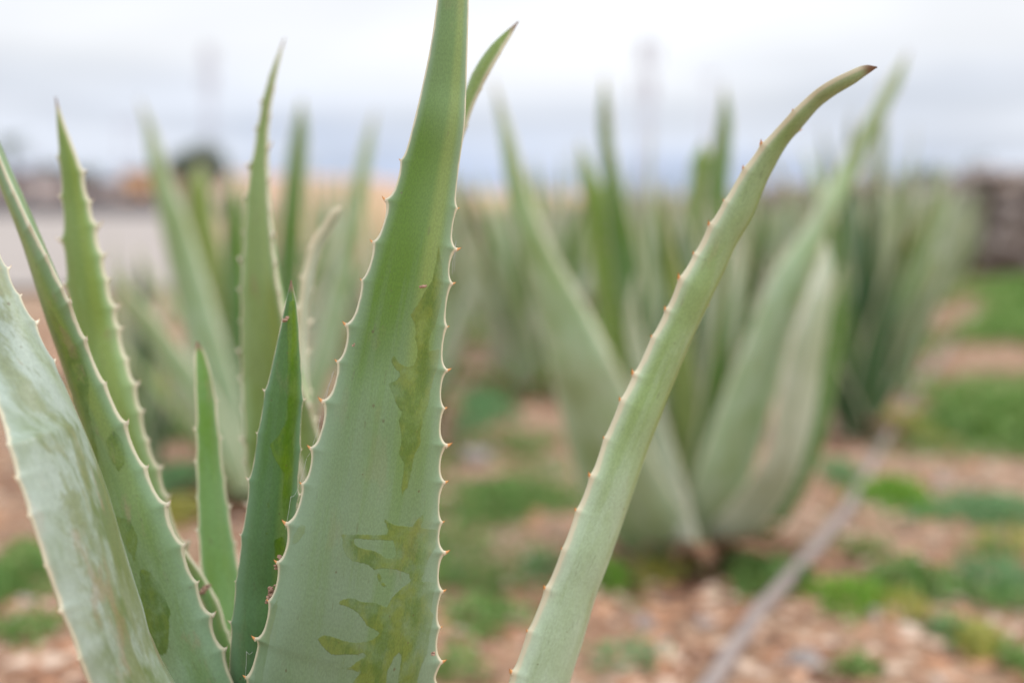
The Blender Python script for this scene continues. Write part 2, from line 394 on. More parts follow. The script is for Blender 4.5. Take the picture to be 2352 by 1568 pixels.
def leaf_mesh(name, C, A, Q, H, PH, teeth=((), ()), th=.0026, tw=.0030, K=17, To=(.34, .55), Ti=(-.05, .25), wear=None, seed=0.0, wob=0.0, fade=.06, cr=.0022):
    """C spine, A across, Q towards the inner face, H half silhouette width, PH twist: all per row, base first"""
    n = len(C)
    seg = np.linalg.norm(np.diff(C, axis=0), axis=1); v = np.concatenate([[0], np.cumsum(seg)]); tn = v / v[-1]
    s_o = np.sin(np.linspace(-1, 1, K) * math.pi / 2); s_i = s_o[::-1][1:-1]
    S = np.concatenate([s_o, s_i]); face = np.concatenate([np.zeros(K), np.ones(K - 2)]); m = len(S)
    to = To[0] + (To[1] - To[0]) * tn[:, None] ** 1.5; ti = Ti[0] + (Ti[1] - Ti[0]) * tn[:, None] ** 1.5
    base = 1 - S[None, :] ** 2
    qq = np.where(face[None, :] == 0, -to * base ** .72, ti * base ** .9)
    cp, sp = np.cos(PH)[:, None], np.sin(PH)[:, None]
    X = S[None, :] * cp + qq * sp; Y = -S[None, :] * sp + qq * cp
    xm, xM = X.min(1), X.max(1); k = 2 * H / (xM - xm); sh = -(xm + xM) / 2 * k
    X = X * k[:, None] + sh[:, None]; Y = Y * k[:, None]
    edge = (1 - np.abs(S))[None, :] * k[:, None]
    # scalloped margin rising to each tooth
    tinfo = []
    for side, tv in ((-1, teeth[0]), (1, teeth[1])):
        e = np.zeros(n)
        for j, x in enumerate(tv):
            i0 = int(np.argmin(np.abs(v - x))); hh = th * (.55 + .75 * ((j * 37 + int(seed * 10) * 5) % 11) / 11) * min(1, ((v[-1] - v[i0]) / fade) ** 1.4 + .12)
            d = v - v[i0]; e += hh * np.exp(-np.abs(d) / np.where(d > 0, tw * .75, tw * 1.3)); tinfo.append((i0, side, hh))
        wgt = np.exp(-edge / cr) * ((S * side) > 0)[None, :]
        X += e[:, None] * wgt * side * cp; Y += -e[:, None] * wgt * side * sp
    if wob:
        nz = np.array([[mnoise.noise((a * 3 + seed, b * 9, 1.7)) for a in S] for b in v[::4] * 3])
        nz = nz[np.minimum(np.arange(n) // 4, len(nz) - 1)]
        Y += nz * wob * k[:, None]
    Vt = C[:, None, :] + X[..., None] * A[:, None, :] + Y[..., None] * Q[:, None, :]
    idx = np.arange(n * m).reshape(n, m)
    F = np.stack([idx[:-1], np.roll(idx[:-1], -1, 1), np.roll(idx[1:], -1, 1), idx[1:]], -1).reshape(-1, 4)
    me = mesh_np(name, Vt.reshape(-1, 3), F[:, ::-1])
    lc = np.stack([S[None, :] * k[:, None] + face[None, :] * 1.3, np.repeat(v[:, None], m, 1), np.full((n, m), seed)], -1)
    attr_v(me, 'lc', lc.reshape(-1, 3)); attr_f(me, 'edge', edge); attr_f(me, 'lt', np.repeat(tn[:, None], m, 1))
    attr_f(me, 'ls', np.where(face[None, :] == 0, 1, -1) * np.repeat(S[None, :], n, 0))
    W = np.full((n, m), -3.0)
    if wear is not None: W = np.where(face[None, :] == 0, wear(Vt.reshape(-1, 3)).reshape(n, m), W)
    attr_f(me, 'wear', W)
    T_ = np.gradient(C, axis=0); T_ /= np.linalg.norm(T_, axis=1)[:, None]
    out = []
    for i0, side, hh in tinfo:
        j = 0 if side < 0 else K - 1
        od = side * (A[i0] * math.cos(PH[i0]) - Q[i0] * math.sin(PH[i0]))
        out.append((Vt[i0, j], od, T_[i0], hh))
    return me, out

def tooth_mesh():
    V = []; F = []; n = 7
    rings = [(0, 1.0, 0), (.35, .62, .03), (.7, .34, .12), (1.0, .10, .27)]
    tt = []
    for h, r, bx in rings:
        for k in range(n):
            a = 2 * math.pi * k / n; V.append((math.cos(a) * r * .42 + bx, math.sin(a) * r * .26, h)); tt.append(h)
    V.append((.36, 0, 1.1)); tt.append(1)
    for i in range(3):
        for k in range(n): F.append((i * n + k, i * n + (k + 1) % n, (i + 1) * n + (k + 1) % n, (i + 1) * n + k))
    for k in range(n): F.append((3 * n + k, 3 * n + (k + 1) % n, len(V) - 1))
    me = bpy.data.meshes.new('tooth'); me.from_pydata(V, [], F); me.polygons.foreach_set('use_smooth', [True] * len(F)); attr_f(me, 'tt', tt)
    return me
TOOTH = tooth_mesh(); TOOTH.materials.append(M['tooth'])
PTOOTH = TOOTH.copy(); PTOOTH.materials.clear(); PTOOTH.materials.append(M['ptooth'])

def px_leaf(plant, st, mkey, teeth_y=((), ()), label=None, auto=(None, None), tooth=None, size=.0038, step=.0011, K=17, dth=.0026, wear=None, seed=0., tiny=1.0, **kw):
    """a leaf set out tip first: rows of (left x, left y, right x, right y, distance, twist in degrees)"""
    st = np.array(st, float)[::-1]
    org = np.array(plant.location)
    Lp = unproj(st[:, 0], st[:, 1], st[:, 4]); Rp = unproj(st[:, 2], st[:, 3], st[:, 4])
    approx = np.linalg.norm(np.diff((Lp + Rp) / 2, axis=0), axis=1).sum()
    n = max(40, int(approx / step)); u = np.linspace(0, len(st) - 1, 4 * n)
    Cc = catmull((Lp + Rp) / 2, u); v = np.concatenate([[0], np.cumsum(np.linalg.norm(np.diff(Cc, axis=0), axis=1))])
    u2 = np.interp(np.linspace(0, v[-1], n), v, u)
    Lf = catmull(Lp, u2); Rf = catmull(Rp, u2); C = (Lf + Rf) / 2
    Ww = np.linalg.norm(Rf - Lf, axis=1)
    T_ = np.gradient(C, axis=0); T_ /= np.linalg.norm(T_, axis=1)[:, None]
    view = C - EYE; view /= np.linalg.norm(view, axis=1)[:, None]
    A = np.cross(T_, view) * -1; A = np.cross(view, T_); A /= np.linalg.norm(A, axis=1)[:, None]
    sg = np.sign((A * (Rf - Lf)).sum(1)); A *= np.where(sg == 0, 1, sg)[:, None]
    Q = np.cross(A, T_); Q *= np.sign((Q * view).sum(1))[:, None]
    H = np.maximum(np.abs(((Rf - Lf) * A).sum(1)) / 2, .0004)
    tl = np.linspace(0, 1, n); H = np.minimum(H, .0004 + (1 - tl) * v[-1] * .55)
    PH = np.radians(np.interp(u2, np.arange(len(st)), st[:, 5]))
    vv = np.concatenate([[0], np.cumsum(np.linalg.norm(np.diff(C, axis=0), axis=1))])
    _, yy = proj(C); yL = proj(Lf)[1]; yR = proj(Rf)[1]
    tt = []
    for side in (0, 1):
        ty = list(teeth_y[side]); Y = (yL, yR)[side]
        if abs(st[-1, 5]) > 90 or abs(st[0, 5]) > 120: Y = (yR, yL)[side]
        tv = [float(vv[int(np.argmin(np.abs(Y - y)))]) for y in ty]
        sp = auto[side]
        if sp:
            lo = .06; hi_ = vv[-1] * .97
            x = lo
            while x < hi_:
                if not tv or all(abs(x - q) > sp * .8 for q in tv) and (not ty or x < min(tv[:len(ty)])): tv.append(x)
                x += sp * (.85 + .3 * random.random())
        tt.append(tv)
    me, info = leaf_mesh('leaf', C - org, A, Q, H, PH, teeth=tt, K=K, wear=None if wear is None else (lambda P: wear(*proj(P + org))), seed=seed, th=dth, **kw)
    me.materials.append(M[mkey])
    o = link('leaf', me, parent=plant)
    if label: o['label'] = label
    if tooth is not None:
        for k, (p, od, tg, hh) in enumerate(info):
            z = Vector(od * math.cos(.33) + tg * math.sin(.33)).normalized(); xx = (Vector(tg) - z * Vector(tg).dot(z)).normalized(); y_ = z.cross(xx)
            s = size * (hh / dth) * tiny
            mt = Matrix(((xx.x, y_.x, z.x, 0), (xx.y, y_.y, z.y, 0), (xx.z, y_.z, z.z, 0), (0, 0, 0, 1))) @ Matrix.Scale(s, 4)
            q = Vector(p) - z * s * .38
            tob = bpy.data.objects.new('tooth', tooth); COL.objects.link(tob); tob.parent = o
            mt.translation = q; tob.matrix_basis = mt
    return o

# ---- wear patches on the big leaf (where the wax bloom has been rubbed off)
PA = [(1008, 560), (1000, 610), (993, 643), (975, 670), (960, 699), (942, 723), (953, 745), (956, 761), (953, 777), (960, 797), (959, 819), (951, 837), (933, 843), (915, 832), (904, 812), (898, 830), (908, 846), (918, 857), (919, 863), (911, 872), (891, 881), (902, 904), (912, 932), (924, 946), (915, 965), (922, 993), (922, 1010), (917, 1044), (928, 1060), (925, 1100), (921, 1120), (925, 1139), (936, 1120), (945, 1084), (952, 1044), (967, 1014), (966, 993), (971, 960), (983, 932), (997, 880), (1006, 838), (1011, 800), (985, 805), (987, 772), (999, 749), (1010, 715), (1020, 672), (1018, 630), (1012, 590)]
PB = [(876, 1183), (891, 1197), (909, 1206), (947, 1209), (958, 1194), (971, 1178), (974, 1194), (963, 1211), (995, 1214), (1005, 1215), (1001, 1255), (987, 1277), (976, 1309), (966, 1336), (990, 1335), (1003, 1336), (995, 1376), (990, 1403), (998, 1411), (987, 1456), (982, 1497), (968, 1529), (958, 1568), (950, 1660), (910, 1660), (915, 1560), (925, 1491), (904, 1510), (891, 1537), (885, 1580), (880, 1660), (780, 1660), (810, 1568), (830, 1540), (786, 1534), (805, 1531), (824, 1515), (842, 1507), (845, 1497), (821, 1502), (762, 1503), (741, 1486), (730, 1467), (743, 1456), (770, 1463), (805, 1475), (837, 1474), (861, 1467), (872, 1454), (864, 1444), (845, 1438), (829, 1416), (812, 1398), (800, 1393), (770, 1385), (790, 1374), (812, 1373), (832, 1381), (866, 1384), (888, 1396), (899, 1373), (920, 1352), (944, 1333), (939, 1317), (915, 1309), (895, 1305), (866, 1304), (880, 1335), (893, 1352), (888, 1353), (872, 1338), (860, 1309), (845, 1294), (810, 1288), (794, 1274), (786, 1250), (789, 1232), (778, 1226), (891, 1228), (892, 1214)]
PI_ = [(812, 1236), (850, 1238), (903, 1240), (909, 1262), (908, 1282), (884, 1281), (872, 1268), (850, 1262), (832, 1260), (815, 1250)]
PC = [(600, 1420), (622, 1390), (650, 1340), (640, 1400), (625, 1460), (612, 1530), (600, 1600), (578, 1600), (585, 1500)]
PD = [(690, 1200), (702, 1206), (700, 1225), (682, 1248), (668, 1256), (672, 1230)]
PE = [(1008, 838), (1010, 850), (996, 900), (990, 920), (984, 925), (988, 900), (998, 862)]
def wear_main(X, Y):
    d = np.maximum(sdf(PA, X, Y), sdf(PB, X, Y)); d = np.minimum(d, -sdf(PI_, X, Y)); d = np.minimum(d, -sdf(PE, X, Y))
    d = np.maximum(d, sdf(PC, X, Y) - 4); d = np.maximum(d, sdf(PD, X, Y) - 1)
    return np.clip(d / 14, -3, 3)
PL = [[(318, 1300), (345, 1310), (372, 1345), (392, 1400), (390, 1470), (385, 1510), (350, 1500), (325, 1420)],
      [(240, 1010), (262, 985), (285, 1010), (290, 1060), (272, 1090), (250, 1050)],
      [(110, 700), (150, 760), (190, 800), (206, 870), (206, 950), (222, 1010), (230, 1080), (205, 1040), (160, 900), (120, 780)], [(228, 1090), (250, 1150), (268, 1240), (300, 1300), (280, 1320), (250, 1250), (225, 1160)], [(262, 1180), (300, 1190), (320, 1240), (310, 1300), (280, 1240)]]
def wear_left(X, Y):
    d = np.full(X.shape, -99.)
    for p in PL: d = np.maximum(d, sdf(p, X, Y) - 2)
    return np.clip(d / 22, -3, 3)
PDk = [[(664, 690), (684, 690), (689, 780), (690, 900), (684, 960), (672, 1010), (676, 1060), (672, 1120), (662, 1180), (652, 1200), (648, 1150), (652, 1090), (630, 1050), (618, 1020), (640, 1000), (660, 960), (660, 850), (660, 760)],
       [(630, 1240), (650, 1230), (660, 1260), (650, 1330), (632, 1300)], [(610, 1150), (618, 1140), (620, 1165), (612, 1170)], [(608, 1220), (616, 1222), (614, 1235)]]
def wear_dark(X, Y):
    d = np.full(X.shape, -99.)
    for p in PDk: d = np.maximum(d, sdf(p, X, Y))
    return np.clip(d / 14, -3, 3)

# ------------------------------------------------------------------ foreground aloe
FG = empty('aloe_plant', tuple(unproj(960, 2745, .75) * [1, 1, 0] + [0, 0, .0]), 'large grey-green aloe in sharp focus, its broad toothed leaf reaching past the top', 'aloe plant', 'aloe plants')
ys = [-430, -300, -150, 0, 100, 200, 280, 380, 480, 572, 660, 765, 848, 940, 1047, 1130, 1222, 1310, 1400, 1490, 1568, 1750, 1950, 2300, 2690]
xl = [1060, 1045, 1022, 1004, 990, 970, 951, 925, 895, 865, 836, 806, 783, 756, 725, 701, 672, 648, 624, 600, 577, 545, 540, 620, 760]
xr = [1062, 1074, 1078, 1077, 1075, 1072, 1069, 1056, 1045, 1036, 1030, 1021, 1016, 1014, 1013, 1012, 1011, 1010, 1008, 1006, 1004, 1005, 1015, 1060, 1130]
dd = [.665, .66, .657, .655, .653, .652, .65, .65, .649, .648, .648, .648, .648, .647, .647, .647, .647, .647, .647, .648, .65, .655, .66, .69, .73]
px_leaf(FG, [(a, y, c_, y, d, -3) for a, y, c_, d in zip(xl, ys, xr, dd)], 'main',
        teeth_y=([1570, 1492, 1402, 1312, 1224, 1132, 1049, 942, 850, 767, 662, 574, 477, 383], [1562, 1492, 1419, 1335, 1247, 1172, 1087, 1002, 917, 830, 732, 632, 552, 462]),
        auto=(.02, .02), tooth=TOOTH, size=.0027, step=.0008, K=45, dth=.0032, tw=.0030, cr=.0019, fade=.22, To=(.38, .60), Ti=(0.0, .2), wear=wear_main, seed=.3, label='broad upright grey-green leaf with olive rubbed patches')
px_leaf(FG, [(2014, 154, 2015, 155, .685, -50), (1988, 149, 1992, 171, .688, -50), (1950, 163, 1962, 193, .69, -50), (1897, 190, 1917, 220, .695, -58), (1857, 220, 1882, 247, .70, -58), (1817, 260, 1847, 287, .703, -58),
             (1782, 297, 1818, 320, .706, -58), (1748, 338, 1792, 360, .708, -58), (1706, 395, 1762, 418, .71, -58), (1663, 465, 1728, 500, .712, -58), (1628, 525, 1692, 562, .712, -58), (1593, 590, 1660, 632, .712, -58), (1560, 650, 1632, 690, .71, -58),
             (1528, 720, 1603, 752, .71, -58), (1495, 784, 1574, 817, .709, -58), (1454, 870, 1542, 897, .708, -58), (1424, 930, 1516, 964, .706, -58), (1389, 1010, 1484, 1047, .705, -58), (1359, 1095, 1457, 1127, .703, -58), (1326, 1175, 1429, 1207, .702, -58),
             (1294, 1260, 1399, 1292, .70, -58), (1259, 1345, 1369, 1372, .70, -58), (1219, 1440, 1340, 1470, .70, -58), (1184, 1535, 1312, 1560, .70, -58), (1130, 1680, 1270, 1705, .70, -58), (1050, 1950, 1210, 1980, .705, -58), (960, 2300, 1150, 2330, .72, -50), (900, 2650, 1090, 2690, .745, -50)],
        'right', teeth_y=([1535, 1440, 1345, 1260, 1175, 1095, 1010, 930, 870, 784, 720, 650, 590, 525, 465, 395, 338, 255, 150], []), auto=(.02, .019), tooth=TOOTH, size=.0032, step=.0012, K=25, dth=.0020, To=(.42, .6), seed=1.3, label='long pale green leaf arching to the right')
px_leaf(FG, [(-110, 90, -109, 91, .75, 95), (-62, 250, -38, 242, .745, 95), (-2, 425, 30, 395, .74, 95), (50, 560, 92, 535, .73, 92), (100, 720, 158, 695, .72, 80), (150, 865, 214, 830, .71, 60), (188, 985, 270, 950, .702, 48), (222, 1110, 333, 1088, .697, 40), (242, 1250, 394, 1217, .692, 34), (268, 1395, 449, 1352, .69, 30),
             (300, 1535, 500, 1482, .69, 28), (350, 1700, 575, 1650, .69, 25), (500, 2020, 740, 1950, .70, 20), (690, 2370, 950, 2290, .72, 10), (850, 2720, 1080, 2640, .745, 0)],
        'left', teeth_y=([], [1552, 1466, 1386, 1299, 1202, 1112, 1016, 932, 836, 752, 716, 636, 566, 484, 400]), auto=(.022, .02), tooth=PTOOTH, size=.0026, step=.0011, K=25, dth=.0036, tw=.0034, cr=.0022, fade=.2, To=(.38, .55), wear=wear_left, seed=2.3, label='leaf leaning left with a wavy cream toothed edge')
px_leaf(FG, [(-150, 180, -149, 181, .64, -5), (-115, 400, -60, 385, .62, -5), (-80, 640, 8, 605, .61, -8), (-45, 770, 72, 735, .605, -15), (-5, 915, 140, 862, .60, -50), (23, 1017, 194, 982, .60, -70), (44, 1087, 223, 1052, .60, -70), (70, 1167, 252, 1132, .60, -70), (99, 1260, 280, 1227, .60, -70), (128, 1345, 306, 1312, .602, -70),
             (161, 1432, 334, 1400, .605, -70), (196, 1525, 364, 1492, .61, -70), (250, 1650, 430, 1612, .62, -70), (400, 1950, 620, 1900, .645, -70), (640, 2330, 850, 2270, .68, -20), (820, 2700, 1000, 2640, .72, 0)],
        'pale', teeth_y=([1525, 1432, 1345, 1260, 1167, 1087, 1017, 935], [872, 815, 740, 678, 608]), auto=(.022, .022), tooth=PTOOTH, size=.0028, step=.0013, K=25, dth=.0019, To=(.34, .5), seed=3.3, wob=.03, label='wide mottled silvery leaf at the far left')
px_leaf(FG, [(127, 222, 128, 223, .81, 30), (131, 300, 153, 295, .81, 30), (138, 375, 180, 370, .81, 30), (145, 475, 203, 467, .81, 32), (149, 575, 226, 565, .808, 32), (158, 680, 249, 668, .806, 32), (172, 800, 277, 785, .804, 32), (192, 920, 309, 900, .80, 32), (215, 1030, 337, 1010, .80, 32), (245, 1130, 370, 1105, .80, 32),
             (285, 1240, 405, 1215, .80, 32), (330, 1340, 450, 1310, .80, 32), (400, 1480, 530, 1450, .80, 30), (520, 1700, 650, 1650, .80, 25), (700, 2100, 850, 2050, .79, 20), (880, 2640, 1030, 2590, .775, 0)],
        'yellow', teeth_y=([], [1322, 1260, 1145, 1085, 1020, 950, 892, 835, 765, 715, 650, 590, 525, 465, 400]), auto=(.024, .022), tooth=PTOOTH, size=.0034, step=.0016, K=17, dth=.0032, seed=4.3, label='olive leaf standing behind the two left leaves')
px_leaf(FG, [(653, 88, 654, 89, .87, 236), (627, 150, 641, 150, .87, 236), (607, 215, 628, 215, .87, 236), (594, 280, 619, 280, .87, 236), (582, 350, 617, 350, .868, 236), (569, 425, 620, 425, .866, 236), (562, 500, 626, 500, .864, 236), (557, 575, 635, 575, .862, 236), (553, 645, 645, 645, .86, 236), (552, 710, 658, 710, .86, 236), (552, 790, 676, 790, .86, 236),
             (553, 860, 695, 860, .86, 236), (555, 920, 712, 920, .86, 230), (560, 1000, 733, 1000, .86, 222), (568, 1100, 760, 1100, .86, 222), (590, 1250, 790, 1250, .85, 195), (640, 1500, 830, 1500, .84, 190), (760, 2000, 950, 2000, .82, 185), (860, 2560, 1040, 2560, .80, 180)],
        'yellow', auto=(.0185, .0185), tooth=PTOOTH, size=.0045, step=.0016, K=17, dth=.0026, Ti=(-.10, -.02), To=(.62, .7), seed=5.3, label='tall narrow leaf with pale teeth down both edges')
px_leaf(FG, [(668, 643, 669, 644, .685, 0), (662, 668, 675, 668, .685, 0), (653, 705, 682, 705, .685, 0), (640, 770, 688, 770, .685, 0), (625, 840, 692, 840, .685, 0), (612, 900, 694, 900, .685, 0), (600, 960, 692, 960, .685, 0), (590, 1020, 690, 1020, .685, 0), (580, 1080, 687, 1080, .685, 0), (569, 1150, 682, 1150, .685, 0), (559, 1220, 678, 1220, .686, 0),
             (550, 1290, 676, 1290, .688, 0), (541, 1360, 676, 1360, .69, 0), (534, 1440, 678, 1440, .69, 0), (527, 1530, 682, 1530, .693, 0), (530, 1650, 700, 1650, .70, 0), (600, 1950, 790, 1950, .71, 0), (740, 2300, 920, 2300, .73, 0), (860, 2660, 1020, 2660, .755, 0)],
        'dark', teeth_y=([1430, 1340, 1230, 1110, 1000, 900], [1130, 1025, 915]), tooth=PTOOTH, size=.0024, step=.0012, K=25, dth=.0012, To=(.42, .7), wear=wear_dark, seed=6.3, label='young dark green pointed leaf left of the broad leaf')
px_leaf(FG, [(451, 783, 452, 784, .785, 150), (447, 815, 470, 808, .785, 150), (448, 885, 490, 880, .785, 150), (451, 985, 502, 985, .785, 150), (452, 1085, 513, 1085, .785, 150), (455, 1185, 527, 1185, .785, 150), (460, 1285, 545, 1285, .785, 150), (478, 1400, 570, 1400, .785, 155), (540, 1600, 640, 1600, .785, 160), (700, 2100, 820, 2100, .785, 170), (880, 2600, 1000, 2600, .78, 180)],
        'bud', auto=(.02, .02), tooth=PTOOTH, size=.0024, step=.0016, K=17, dth=.0014, Ti=(-.2, -.08), To=(.45, .6), seed=7.3, label='short bright green leaf with channelled face')
px_leaf(FG, [(395, 1225, 396, 1226, .76, 20), (440, 1330, 462, 1312, .757, 20), (474, 1410, 505, 1390, .755, 20), (500, 1490, 530, 1468, .753, 20), (560, 1610, 610, 1585, .753, 20), (740, 2000, 810, 1980, .755, 10), (900, 2600, 970, 2600, .76, 0)],
        'bud', auto=(.02, .02), tooth=PTOOTH, size=.002, step=.002, K=17, dth=.001, seed=8.3, label='small green shoot low between the left leaves')
px_leaf(FG, [(786, 474, 787, 475, .87, -55), (762, 481, 778, 499, .87, -55), (738, 516, 756, 541, .87, -55), (716, 552, 737, 580, .87, -55), (700, 600, 725, 625, .87, -55), (690, 648, 716, 676, .87, -55), (684, 705, 708, 735, .87, -50), (680, 800, 704, 812, .87, -45), (681, 950, 717, 950, .865, -40), (690, 1100, 742, 1100, .86, -40), (720, 1400, 790, 1400, .85, -30), (800, 2000, 880, 2000, .82, -20), (900, 2600, 1000, 2600, .80, 0)],
        'cream', auto=(.02, .02), tooth=PTOOTH, size=.004, step=.002, K=17, dth=.0024, seed=9.3, label='thin pale leaf hooking right behind the dark one')
px_leaf(FG, [(1190, 49, 1191, 50, .735, 55), (1160, 73, 1173, 85, .736, 55), (1126, 106, 1149, 124, .737, 55), (1096, 148, 1126, 166, .738, 55), (1072, 200, 1101, 213, .74, 50), (1045, 270, 1075, 282, .742, 50), (1000, 400, 1040, 405, .745, 45), (940, 600, 1000, 600, .75, 40), (880, 900, 960, 900, .755, 30), (830, 1300, 930, 1300, .76, 20), (850, 1900, 960, 1900, .765, 10), (900, 2600, 1020, 2600, .765, 0)],
        'yellow', auto=(.02, .024), tooth=PTOOTH, size=.002, step=.0016, K=17, dth=.0012, seed=10.3, label='olive leaf tip curving right behind the broad leaf')

# ------------------------------------------------------------------ pool of leaves for the rows
def gen_leaf(L, lean, bend, W, twist, seed, rows=110, mk='g1', K=9):
    v = np.linspace(0, L, rows); t_ = v / L
    a = R(lean) * (1 - .75 * np.exp(-t_ * 5)) + R(bend) * t_ ** 2 + .10 * np.sin(t_ * 5 + seed)
    dx = np.sin(a); dz = np.cos(a); ds = L / (rows - 1)
    x = .015 + np.cumsum(dx) * ds; zz_ = -.02 + np.cumsum(dz) * ds; yv = .02 * np.sin(t_ * 3 + seed * 5) * t_
    C = np.stack([x, yv, zz_], 1)
    tw_ = R(twist) * t_
    T_ = np.gradient(C, axis=0); T_ /= np.linalg.norm(T_, axis=1)[:, None]
    A0 = np.cross(T_, np.array([0, 1., 0])); Aax = np.tile([0, 1., 0], (rows, 1)); Aax -= (Aax * T_).sum(1)[:, None] * T_; Aax /= np.linalg.norm(Aax, axis=1)[:, None]
    Q = np.cross(T_, Aax); Q *= np.where(Q[:, :1] > 0, -1, 1)
    H = W / 2 * np.minimum(1, .8 + t_ * 1.2) * (1 - t_) ** .82 + .0004
    n_t = int(L / .03); tv = [.04 + i * .022 + random.uniform(-.002, .002) for i in range(int((L - .06) / .022))]
    me, _ = leaf_mesh('leaf', C, Aax, Q, H, tw_, teeth=(tv, [q + .008 for q in tv]), K=K, th=.003, tw=.003, seed=seed)
    me.materials.append(M[mk]); return me
POOL = []
mk_cycle = ['g1', 'g5', 'g4', 'g3', 'g2', 'g1', 'g4', 'gy', 'g5', 'g1', 'g2', 'g4']
for i in range(36):
    q = i % 3   # 0 inner upright, 1 middle, 2 outer
    L = (random.uniform(.62, .80), random.uniform(.58, .78), random.uniform(.45, .62))[q]
    lean = (random.uniform(3, 12), random.uniform(14, 24), random.uniform(30, 44))[q]
    bend = (random.uniform(-6, 8), random.uniform(-6, 22), random.uniform(-28, 22))[q]
    POOL.append((q, gen_leaf(L, lean, bend, random.uniform(.085, .12), random.uniform(-15, 15), i * 1.7, mk=mk_cycle[(i // 3) % 12])))
def rosette(plant, counts=(5, 6, 6), scale=1.0, avoid=None):
    for q, c in enumerate(counts):
        pool = [me for k, me in POOL if k == q]; a0 = random.uniform(0, 6.28)
        for i in range(c):
            az = a0 + i * 2 * math.pi / c + random.uniform(-.25, .25)
            if avoid and avoid(az, q): continue
            s = scale * random.uniform(.86, 1.08)
            o = link('leaf', random.choice(pool), parent=plant, rot=(0, 0, az)); o.scale = (s, s, s)
DRYM = None
def dry_base(plant, n=7, r=.10):
    global DRYM
    if DRYM is None:
        DRYM = gen_leaf(.17, 62, 45, .045, 40, 3.3, rows=16, mk='g3', K=5); DRYM.materials.clear(); DRYM.materials.append(M['dry'])
    for i in range(n):
        o = link('dry_leaf', DRYM, parent=plant, rot=(0, 0, random.uniform(0, 6.28))); s = random.uniform(.6, 1.15); o.scale = (s, s, s)
        o['label'] = 'withered brown leaf at the base'

def base_pt(x, y): p = ground_at(x, y); return (float(p[0]), float(p[1]), gz(p[0], p[1]))
GRP = 'aloe plants'
# mid plant on the right
MP = empty('aloe_plant', base_pt(1590, 1300), 'soft-focus aloe with wide curving leaves, standing right of the nearest plant beside the hose', 'aloe plant', GRP)
def soft(pl, rows, d, mk, phi, seed, **kw):
    st = []
    for i, r in enumerate(rows):
        st.append((r[0], r[1], r[2], r[3], r[4] if len(r) > 4 else d, phi))
    return px_leaf(pl, st, mk, auto=(.024, .024), step=.005, K=11, dth=.003, seed=seed, **kw)
soft(MP, [(1130, 176, 1132, 178, 1.93), (1142, 260, 1160, 255, 1.93), (1153, 340, 1185, 332, 1.92), (1165, 440, 1212, 430, 1.91), (1185, 540, 1245, 520, 1.9), (1213, 640, 1292, 615, 1.9), (1238, 740, 1348, 712, 1.9), (1260, 840, 1400, 812, 1.9), (1283, 930, 1440, 890, 1.92), (1305, 1020, 1475, 980, 1.94), (1335, 1120, 1512, 1070, 1.97), (1388, 1210, 1550, 1140, 2.0), (1450, 1275, 1585, 1205, 2.04), (1520, 1320, 1610, 1265, 2.1)], 1.95, 'g1', 28, 21.)
soft(MP, [(1330, 318, 1332, 320), (1332, 400, 1366, 395), (1345, 500, 1410, 500), (1360, 620, 1445, 620), (1385, 750, 1480, 750), (1410, 900, 1510, 900), (1450, 1050, 1550, 1050), (1510, 1200, 1600, 1200)], 2.18, 'gy', 0, 22.)
soft(MP, [(1388, 165, 1389, 166), (1376, 260, 1402, 260), (1378, 340, 1410, 340), (1385, 430, 1430, 430), (1395, 540, 1458, 540), (1415, 680, 1488, 680), (1440, 800, 1508, 800), (1470, 950, 1545, 950), (1500, 1100, 1590, 1100), (1550, 1220, 1620, 1220)], 2.08, 'g2', 15, 23.)
soft(MP, [(1662, 190, 1663, 191), (1650, 270, 1680, 270), (1636, 350, 1678, 350), (1620, 440, 1672, 440), (1608, 550, 1668, 550), (1600, 700, 1670, 700), (1580, 850, 1670, 850), (1560, 1000, 1660, 1000), (1555, 1150, 1640, 1150), (1570, 1260, 1625, 1260)], 2.22, 'g2', -15, 24.)
soft(MP, [(1612, 322, 1618, 323), (1592, 345, 1637, 345), (1585, 450, 1640, 450), (1580, 600, 1645, 600), (1560, 800, 1650, 800), (1530, 1000, 1650, 1000), (1550, 1200, 1640, 1200)], 2.27, 'gy', 10, 25.)
soft(MP, [(1565, 480, 1567, 481), (1540, 600, 1600, 600), (1505, 780, 1645, 780), (1490, 930, 1650, 930), (1495, 1060, 1630, 1060), (1535, 1190, 1600, 1190), (1560, 1270, 1610, 1270)], 2.13, 'g5', 0, 26.)
soft(MP, [(2085, 116, 2087, 117, 2.0), (2050, 170, 2074, 178, 2.0), (2005, 245, 2036, 260, 2.0), (1965, 312, 2001, 327, 2.0), (1928, 380, 1974, 395, 2.0), (1884, 462, 1930, 478, 1.98), (1830, 548, 1886, 572, 1.97), (1768, 640, 1846, 676, 1.96), (1722, 755, 1808, 792, 1.96), (1678, 862, 1782, 898, 1.97), (1632, 985, 1752, 1008, 1.98), (1592, 1105, 1712, 1118, 2.0), (1562, 1190, 1665, 1206, 2.04), (1555, 1280, 1630, 1292, 2.1)], 2.0, 'g1', -22, 27.)
soft(MP, [(1898, 545, 1900, 546, 1.95), (1870, 630, 1914, 635, 1.94), (1830, 740, 1902, 750, 1.93), (1800, 840, 1884, 856, 1.93), (1782, 940, 1868, 962, 1.94), (1762, 1040, 1840, 1065, 1.96), (1700, 1130, 1798, 1155, 2.0), (1622, 1210, 1725, 1240, 2.04), (1585, 1265, 1640, 1295, 2.1)], 1.93, 'g4', -32, 28.)
soft(MP, [(1795, 560, 1797, 561), (1740, 680, 1775, 690), (1680, 800, 1725, 815), (1640, 930, 1690, 945), (1600, 1060, 1660, 1075), (1575, 1200, 1630, 1210)], 2.12, 'g5', -10, 38.)
